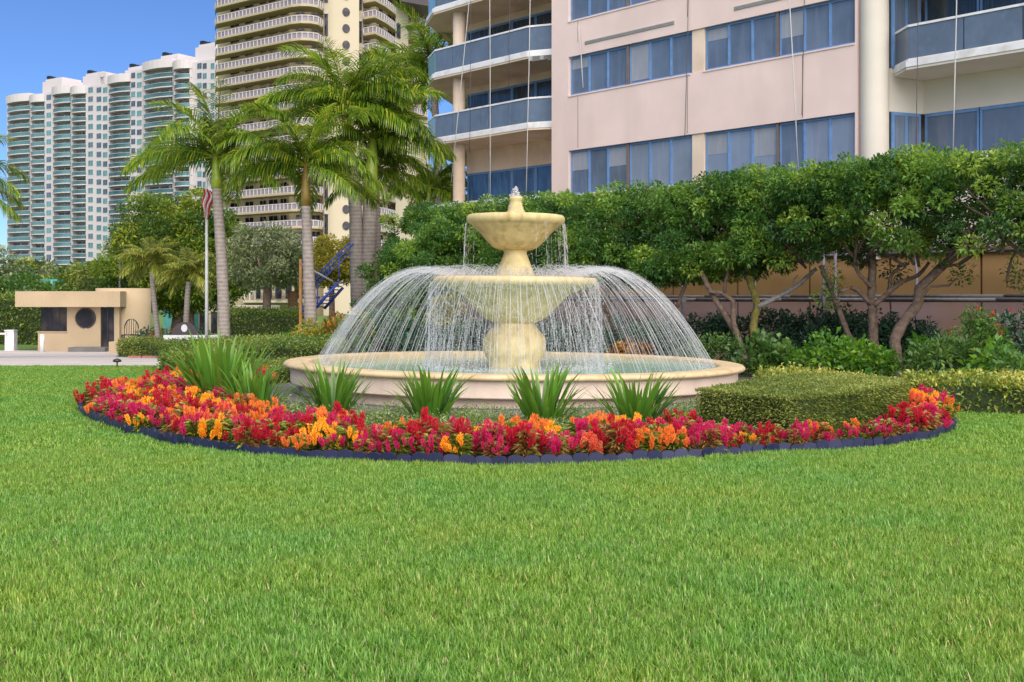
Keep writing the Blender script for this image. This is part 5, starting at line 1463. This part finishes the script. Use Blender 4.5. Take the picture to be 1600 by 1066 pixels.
tree('rain_tree', 'big round yellow green tree behind the flagpole', 284, 72, Z(408, 72), 4.35, 3.4, 'leaf_ficus', 430, 120, .23, .70, trunk=.35, seed=3, trunks=2, ry=3.4)
tree('olive_tree', 'grey green spreading tree with leaning trunk beside the palms', 418, 60, Z(405, 60), 1.9, 1.65, 'leaf_olive', 130, 95, .17, .45, trunk=.22, seed=5)
tree('yellow_tree', 'small yellow topped tree behind the blue stairway', 518, 70, Z(410, 70), 1.7, 1.4, 'leaf_yellow', 90, 90, .2, .45, trunk=.18, seed=8)
FT = [(-10, 105, 445, 3.0, 3.0, 'leaf_olive'), (25, 110, 452, 3.0, 2.2, 'leaf_ficus'), (62, 115, 448, 3.6, 2.2, 'leaf_far'), (100, 112, 455, 3.2, 2.0, 'leaf_olive'), (125, 108, 450, 3.2, 2.2, 'leaf_ficus'), (158, 105, 452, 3.0, 2.2, 'leaf_far'), (45, 95, 475, 3.0, 2.2, 'leaf_mid'), (0, 92, 478, 3.0, 2.2, 'leaf_mid'), (188, 100, 455, 3, 2.4, 'leaf_far'), (10, 120, 470, 4, 2.5, 'leaf_far'), (90, 120, 472, 5, 2.5, 'leaf_far'), (150, 120, 474, 5, 2.6, 'leaf_mid')]
FL = ['grey green tree at the left edge above the tall hedge', 'yellow green tree left of the gatehouse canopy end', 'tree above the left end of the gatehouse canopy', 'olive tree above the gatehouse canopy', 'yellow tree behind the street light crossarm', 'tree behind the gatehouse roof step',
      'dark bush tree just left of the gatehouse window', 'dark bush tree at the left edge behind the barrier', 'tree between the gatehouse and the big round tree', 'farthest tree below the white tower left end', 'farthest tree below the middle of the white tower', 'farthest dark tree behind the gatehouse middle']
for k, (px, d, py, rx, rz, mt) in enumerate(FT):
    tree('distant_tree', FL[k], px, d, Z(py, d), rx, rz, mt, 70, 70, .38, .85, trunk=.2, seed=20 + k, group='trees behind the gatehouse')
# trees behind the palms right of the beige tower, seen in gaps
tree('distant_tree', 'sunlit tree between the palm trunks and the pink building', 668, 85, Z(318, 85), 1.3, 2.4, 'leaf_yellow', 40, 70, .3, .6, trunk=.25, seed=51)
tree('distant_tree', 'green tree beyond the building corner column', 706, 80, Z(320, 80), 1.0, 2.4, 'leaf_ficus', 40, 70, .3, .7, trunk=.25, seed=52)

# ------------------------------------------------------------------ palms
def frond_mesh(seed, L, a0, droop, mat, nl=60, lmax=.84, wl=.056, hang=.5, fan=0.0):
    r = np.random.default_rng(seed)
    n = 24; P = [(0., 0.)]; ang = a0
    for i in range(n):
        t = (i + 1) / n
        ang = a0 - droop * t ** 1.5
        P.append((P[-1][0] + math.cos(ang) * L / n, P[-1][1] + math.sin(ang) * L / n))
    P = np.array(P)
    V = []; T = []; A = []; o = 0
    # stalk
    ring = []
    for i in range(n + 1):
        rr = .035 * (1 - .9 * i / n) + .003
        ring += [(P[i, 0], -rr, P[i, 1]), (P[i, 0], 0, P[i, 1] + rr), (P[i, 0], rr, P[i, 1]), (P[i, 0], 0, P[i, 1] - rr)]
    V.append(np.array(ring)); A.append(np.full(len(ring), .75))
    for i in range(n):
        for k in range(4):
            a, b = i * 4 + k, i * 4 + (k + 1) % 4
            T += [(a, b, b + 4), (a, b + 4, a + 4)]
    o = len(ring)
    for side in (-1, 1):
        for k in range(nl):
            t = .10 + .90 * (k + r.random() * .5) / nl
            f = t * n; i = min(int(f), n - 1); u = f - i
            p = P[i] * (1 - u) + P[i + 1] * u; tg = P[i + 1] - P[i]; tg = tg / np.linalg.norm(tg)
            nm = np.array([-tg[1], tg[0]])
            ln = lmax * (.35 + .65 * math.sin(math.pi * min(1, .18 + .80 * t)) ** .8) * r.uniform(.92, 1.06)
            ph = (-.25, .45)[k % 2] + r.normal(0, .08)
            fw = .45 + .5 * t
            d0 = np.array([tg[0] * fw + nm[0] * math.sin(ph), side * math.cos(ph), tg[1] * fw + nm[1] * math.sin(ph)]); d0 /= np.linalg.norm(d0)
            b = np.array([p[0], 0, p[1]])
            g = np.array([0, 0, -1.0])
            h = hang * r.uniform(.8, 1.2)
            q1 = b + d0 * ln * .36 + g * ln * .03 * h
            d1 = d0 + g * h * .9; d1 /= np.linalg.norm(d1); q2 = q1 + d1 * ln * .36
            d2 = d1 + g * h * 1.3; d2 /= np.linalg.norm(d2); q3 = q2 + d2 * ln * .32
            sd_ = np.cross(d0, np.array([0.25, 0, 1.0]) + .15 * r.normal(size=3)); sd_ /= np.linalg.norm(sd_) + 1e-9
            w_ = wl * r.uniform(.8, 1.2) / 2
            V.append(np.stack([b - sd_ * w_ * .5, b + sd_ * w_ * .5, q1 - sd_ * w_, q1 + sd_ * w_, q2 - sd_ * w_ * .75, q2 + sd_ * w_ * .75, q3]))
            vv = np.clip(r.normal(.45, .25), 0, 1); A.append(np.full(7, vv))
            T += [(o, o + 1, o + 3), (o, o + 3, o + 2), (o + 2, o + 3, o + 5), (o + 2, o + 5, o + 4), (o + 4, o + 5, o + 6)]
            o += 7
    return np_mesh('frond', np.concatenate(V), np.array(T), mat, np.concatenate(A))
FR = []
for k in range(9):       # from upright spear to hanging old frond
    u = k / 8
    FR.append(frond_mesh(200 + k, 1.0 * 2.9, R(84 - 100 * u), .55 + 1.0 * math.sin(math.pi * min(1, .15 + u)) + .2 * u, M['frond'], hang=.3 + .55 * u))
FRF = [frond_mesh(300 + k, 1.9, R(75 - 95 * k / 5), .9 + .2 * k / 5, M['frond_yellow'], 30, .66, .075, .5) for k in range(6)]
def palm(label, px, pyc, d, pts, r0, r1, nf, size=1.0, shaft=(0.0, 0.0), shaftmat='crownshaft', z0=-.6, seed=0, fr=FR, name='palm_tree', trunkmat='palm_trunk', az0=0.0, skip=None, low=0.0, group='palms'):
    """pts: trunk points in photo px at depth d, ground first; crown centre at (px, pyc)"""
    r = random.Random(seed)
    c = W(px, pyc, d); base = W(pts[0][0], pts[0][1], d)
    t = thing(name, label, 'palm', (base.x, d, base.z), group)
    P = [W(x, y, d) for x, y in pts]
    Q = []
    for a, b in zip(P[:-1], P[1:]):
        for k in range(5): Q.append(a.lerp(b, k / 5))
    Q.append(P[-1]); n = len(Q)
    m_ = MB(); m_.tube(Q, [(r0 + (r1 - r0) * k / (n - 1)) * (1 + .02 * math.sin(k * 1.7)) for k in range(n)], 14); m_.build('trunk', M[trunkmat], t)
    top = P[-1]
    if shaft[0]:
        m_ = MB(); m_.tube([top - Vector((0, 0, .04)), top.lerp(c, .3), top.lerp(c, .7), c + Vector((0, 0, .05))], [r1 * 1.12, r1 * 1.05, r1 * .8, r1 * .5], 14); m_.build('crownshaft', M[shaftmat], t)
    for k in range(nf):
        u = (k + .5) / nf
        idx = min(len(fr) - 1, int(u ** .85 * len(fr) * (1 - low)))
        az = az0 + k * 2.39996 + r.uniform(-.25, .25)
        if idx >= len(fr) // 2:      # old fronds fan out to the sides of the stem
            q = math.atan2(math.sin(az + math.pi / 2), math.cos(az + math.pi / 2))
            if abs(q) < .75: az += .85 if q > 0 else -.85
        s = size * r.uniform(.88, 1.1) * (.85 if idx == 0 else 1)
        o = link('frond', fr[idx], t, (c.x - t.location.x + .05 * math.cos(az), .05 * math.sin(az), c.z - t.location.z - .06 * u), (r.gauss(0, .06), r.gauss(0, .08), az), (s, s, s))
    return t
palm('royal palm on the left with bright green shaft beside the flagpole', 337, 243, 43, [(351, 545), (349, 470), (346, 400), (342, 340), (339, 293)], .22, .175, 19, 1.2, (1, 1), 'crownshaft', seed=1, az0=2.6, low=.12)
palm('royal palm with rusty shaft in front of the beige tower', 478, 258, 42, [(486, 510), (483, 440), (480, 370), (478, 320)], .23, .16, 17, 1.05, (1, 1), 'crownshaft_brown', seed=2, az0=.9, low=.08)
palm('royal palm with leaning trunk, left of the yellow green shaft', 538, 160, 46, [(560, 480), (557, 400), (556, 340), (552, 280), (546, 238)], .29, .22, 18, 1.2, (1, 1), 'crownshaft_brown', seed=3, az0=2.0, low=.2)
palm('royal palm with bright yellow green shaft in the middle of the group', 583, 218, 46, [(575, 480), (576, 400), (577, 350), (578, 309)], .30, .26, 19, 1.22, (1, 1), 'crownshaft', seed=4, az0=.4, low=.22)
palm('thinner palm with reddish trunk close behind the bright shaft', 588, 262, 48, [(592, 480), (590, 400), (589, 345), (588, 318)], .16, .13, 14, .85, (1, 1), 'crownshaft_brown', seed=5)
palm('tall palm rising behind the balconies of the pink building', 676, 112, 60, [(686, 520), (686, 400), (686, 300), (682, 200), (678, 145)], .21, .18, 19, 1.5, (1, 1), 'crownshaft', seed=6, az0=3.3)
palm('small low palm left of the building corner column', 672, 292, 56, [(668, 480), (668, 400), (668, 325)], .13, .11, 17, .95, (1, 1), 'crownshaft', seed=7)
palm('slender feathery palm with leaning trunk right of the gatehouse', 235, 405, 54, [(248, 540), (245, 510), (240, 460), (237, 425)], .13, .11, 24, .78, seed=8, fr=FRF, trunkmat='palm_trunk')
palm('slender feathery palm beside the arched sign', 296, 424, 53, [(290, 540), (291, 500), (293, 460), (295, 440)], .13, .12, 24, .82, seed=9, fr=FRF)
palm('short palm with brown fibrous trunk behind the dense hedge block', 459, 440, 62, [(459, 520), (458, 480), (457, 455)], .22, .27, 12, .5, seed=10, fr=FRF, trunkmat='fiber')
palm('date palm at the left edge, only its frond tips in view', -78, 285, 45, [(-60, 560), (-61, 400), (-62, 300)], .22, .22, 20, 1.0, seed=11, fr=FR, low=.1)

#PART3
# ------------------------------------------------------------------ lawn grass
def grass_mat():
    m, N, Lk, b = nodes_of('grass_blade')
    at = N.new('ShaderNodeAttribute'); at.attribute_name = 'v'
    cr = N.new('ShaderNodeValToRGB'); el = cr.color_ramp.elements; el.new(.5)
    el.new(.9)
    for e, p, c in zip(el, (0, .5, .93, 1), ((.055, .14, .02), (.185, .36, .042), (.35, .53, .12), (.52, .46, .22))): e.position = p; e.color = c + (1,)
    Lk.new(at.outputs['Fac'], cr.inputs['Fac'])
    geo = N.new('ShaderNodeNewGeometry')
    n1 = N.new('ShaderNodeTexNoise'); n1.inputs['Scale'].default_value = .55; n1.inputs['Detail'].default_value = 5; n1.inputs['Roughness'].default_value = .6
    Lk.new(geo.outputs['Position'], n1.inputs['Vector'])
    r1 = N.new('ShaderNodeValToRGB'); r1.color_ramp.elements[0].position = .35; r1.color_ramp.elements[1].position = .72
    r1.color_ramp.elements[0].color = (.82, .97, 1.05, 1); r1.color_ramp.elements[1].color = (1.3, 1.05, .85, 1)
    Lk.new(n1.outputs['Fac'], r1.inputs['Fac'])
    mx = N.new('ShaderNodeMix'); mx.data_type = 'RGBA'; mx.blend_type = 'MULTIPLY'; mx.inputs[0].default_value = 1
    Lk.new(cr.outputs['Color'], mx.inputs[6]); Lk.new(r1.outputs['Color'], mx.inputs[7])
    # thin worn patches
    n2 = N.new('ShaderNodeTexNoise'); n2.inputs['Scale'].default_value = .9; n2.inputs['Detail'].default_value = 3
    mp = N.new('ShaderNodeMapping'); mp.inputs['Location'].default_value = (3.1, 7.7, 0); Lk.new(geo.outputs['Position'], mp.inputs['Vector']); Lk.new(mp.outputs['Vector'], n2.inputs['Vector'])
    r2 = N.new('ShaderNodeValToRGB'); r2.color_ramp.elements[0].position = .6; r2.color_ramp.elements[1].position = .85; r2.color_ramp.elements[1].color = (.3, .3, .3, 1)
    Lk.new(n2.outputs['Fac'], r2.inputs['Fac'])
    m3 = N.new('ShaderNodeMix'); m3.data_type = 'RGBA'; Lk.new(r2.outputs['Color'], m3.inputs[0]); Lk.new(mx.outputs[2], m3.inputs[6]); m3.inputs[7].default_value = (.36, .33, .06, 1); mx = m3
    Lk.new(mx.outputs[2], b.inputs['Base Color']); b.inputs['Roughness'].default_value = .45; b.inputs['Specular IOR Level'].default_value = .5
    tr = N.new('ShaderNodeBsdfTranslucent'); hs = N.new('ShaderNodeHueSaturation'); hs.inputs['Value'].default_value = 1.5; Lk.new(mx.outputs[2], hs.inputs['Color']); Lk.new(hs.outputs['Color'], tr.inputs['Color'])
    ms = N.new('ShaderNodeMixShader'); ms.inputs[0].default_value = .35
    Lk.new(b.outputs[0], ms.inputs[1]); Lk.new(tr.outputs[0], ms.inputs[2]); Lk.new(ms.outputs[0], N['Material Output'].inputs['Surface'])
    return m
M['grass'] = grass_mat()
def tuft(seed, n, size, h, wd):
    r = np.random.default_rng(seed)
    P = np.stack([r.uniform(-size / 2, size / 2, n), r.uniform(-size / 2, size / 2, n), np.zeros(n)], 1)
    az = r.random(n) * 6.283; lean = r.uniform(.05, .95, n)
    D = np.stack([np.cos(az) * np.sin(lean), np.sin(az) * np.sin(lean), np.cos(lean)], 1)
    S = np.stack([-np.sin(az + r.normal(0, .5, n)), np.cos(az), np.zeros(n)], 1); S = unit(S)
    ll = (h * r.uniform(.5, 1.25, n))[:, None]; w_ = (wd * r.uniform(.7, 1.3, n))[:, None]
    m1 = P + D * ll * .5; D2 = D + np.stack([np.cos(az), np.sin(az), -np.ones(n)], 1) * r.uniform(.0, .22, (n, 1)); D2 = unit(D2)
    tp = m1 + D2 * ll * .55
    v = np.stack([P - S * w_ * .5, P + S * w_ * .5, m1 + S * w_ * .5, m1 - S * w_ * .5, tp], 1).reshape(-1, 3)
    b = np.arange(n)[:, None] * 5
    t = np.concatenate([b + np.array([0, 1, 2]), b + np.array([0, 2, 3]), b + np.array([3, 2, 4])], 1).reshape(-1, 3)
    return np_mesh('grass_tuft', v, t, M['grass'], np.repeat(np.clip(r.normal(.48, .25, n), 0, 1), 5))
def grass_field(name, tufts, pts, smin, smax):
    cl = bpy.data.collections.new(name + '_tufts')
    for me in tufts:
        o = bpy.data.objects.new('grass_tuft', me); cl.objects.link(o)
    me = bpy.data.meshes.new(name); me.vertices.add(len(pts)); me.vertices.foreach_set('co', np.asarray(pts, dtype=np.float32).ravel()); me.update()
    ob = link(name, me); tag(ob, kind='stuff')
    ng = bpy.data.node_groups.new(name, 'GeometryNodeTree')
    ng.interface.new_socket('Geometry', in_out='INPUT', socket_type='NodeSocketGeometry'); ng.interface.new_socket('Geometry', in_out='OUTPUT', socket_type='NodeSocketGeometry')
    N = ng.nodes; Lk = ng.links
    gi = N.new('NodeGroupInput'); go = N.new('NodeGroupOutput')
    ci = N.new('GeometryNodeCollectionInfo'); ci.inputs['Collection'].default_value = cl; ci.inputs['Separate Children'].default_value = True; ci.inputs['Reset Children'].default_value = True
    ip = N.new('GeometryNodeInstanceOnPoints'); ip.inputs['Pick Instance'].default_value = True
    rv = N.new('FunctionNodeRandomValue'); rv.data_type = 'FLOAT_VECTOR'; rv.inputs[0].default_value = (-.06, -.06, 0); rv.inputs[1].default_value = (.06, .06, 6.283)
    rs = N.new('FunctionNodeRandomValue'); rs.data_type = 'FLOAT'; rs.inputs[2].default_value = smin; rs.inputs[3].default_value = smax; rs.inputs['Seed'].default_value = 5
    Lk.new(gi.outputs[0], ip.inputs['Points']); Lk.new(ci.outputs[0], ip.inputs['Instance']); Lk.new(rv.outputs[0], ip.inputs['Rotation']); Lk.new(rs.outputs[1], ip.inputs['Scale'])
    Lk.new(ip.outputs[0], go.inputs[0])
    md = ob.modifiers.new('grass', 'NODES'); md.node_group = ng
    return ob
BEDP = np.array([(p.x, p.y) for p in BC] + [(6.9, 20.5), (9.5, 22.5), (30, 15), (30, 35), (-7, 46), (-9, 33), (-7, 30.5), (-6.3, 26)])
def field_pts(y0, y1, step):
    out = []
    y = y0
    while y < y1:
        hw = .46 * y + 4.0
        x = -hw
        while x < hw:
            out.append((x + random.uniform(-.4, .4) * step, y + random.uniform(-.4, .4) * step, 0)); x += step
        y += step
    p = np.array(out); k = ~in_poly(p[:, 0], p[:, 1], [tuple(q) for q in shrink([tuple(q) for q in BEDP], -.05)]) if False else ~in_poly(p[:, 0], p[:, 1], [tuple(q) for q in BEDP])
    return p[k]
near = [tuft(900 + i, (350, 300, 360, 250, 320)[i], .26, (.056, .048, .058, .045, .053)[i], .0058) for i in range(5)]
far = [tuft(950 + i, 150, .30, .046, .009) for i in range(4)]
grass_field('grass', near, field_pts(4.3, 13.0, .17), .8, 1.2)
grass_field('far_grass', far, field_pts(13.0, 29.6, .20), .8, 1.2)
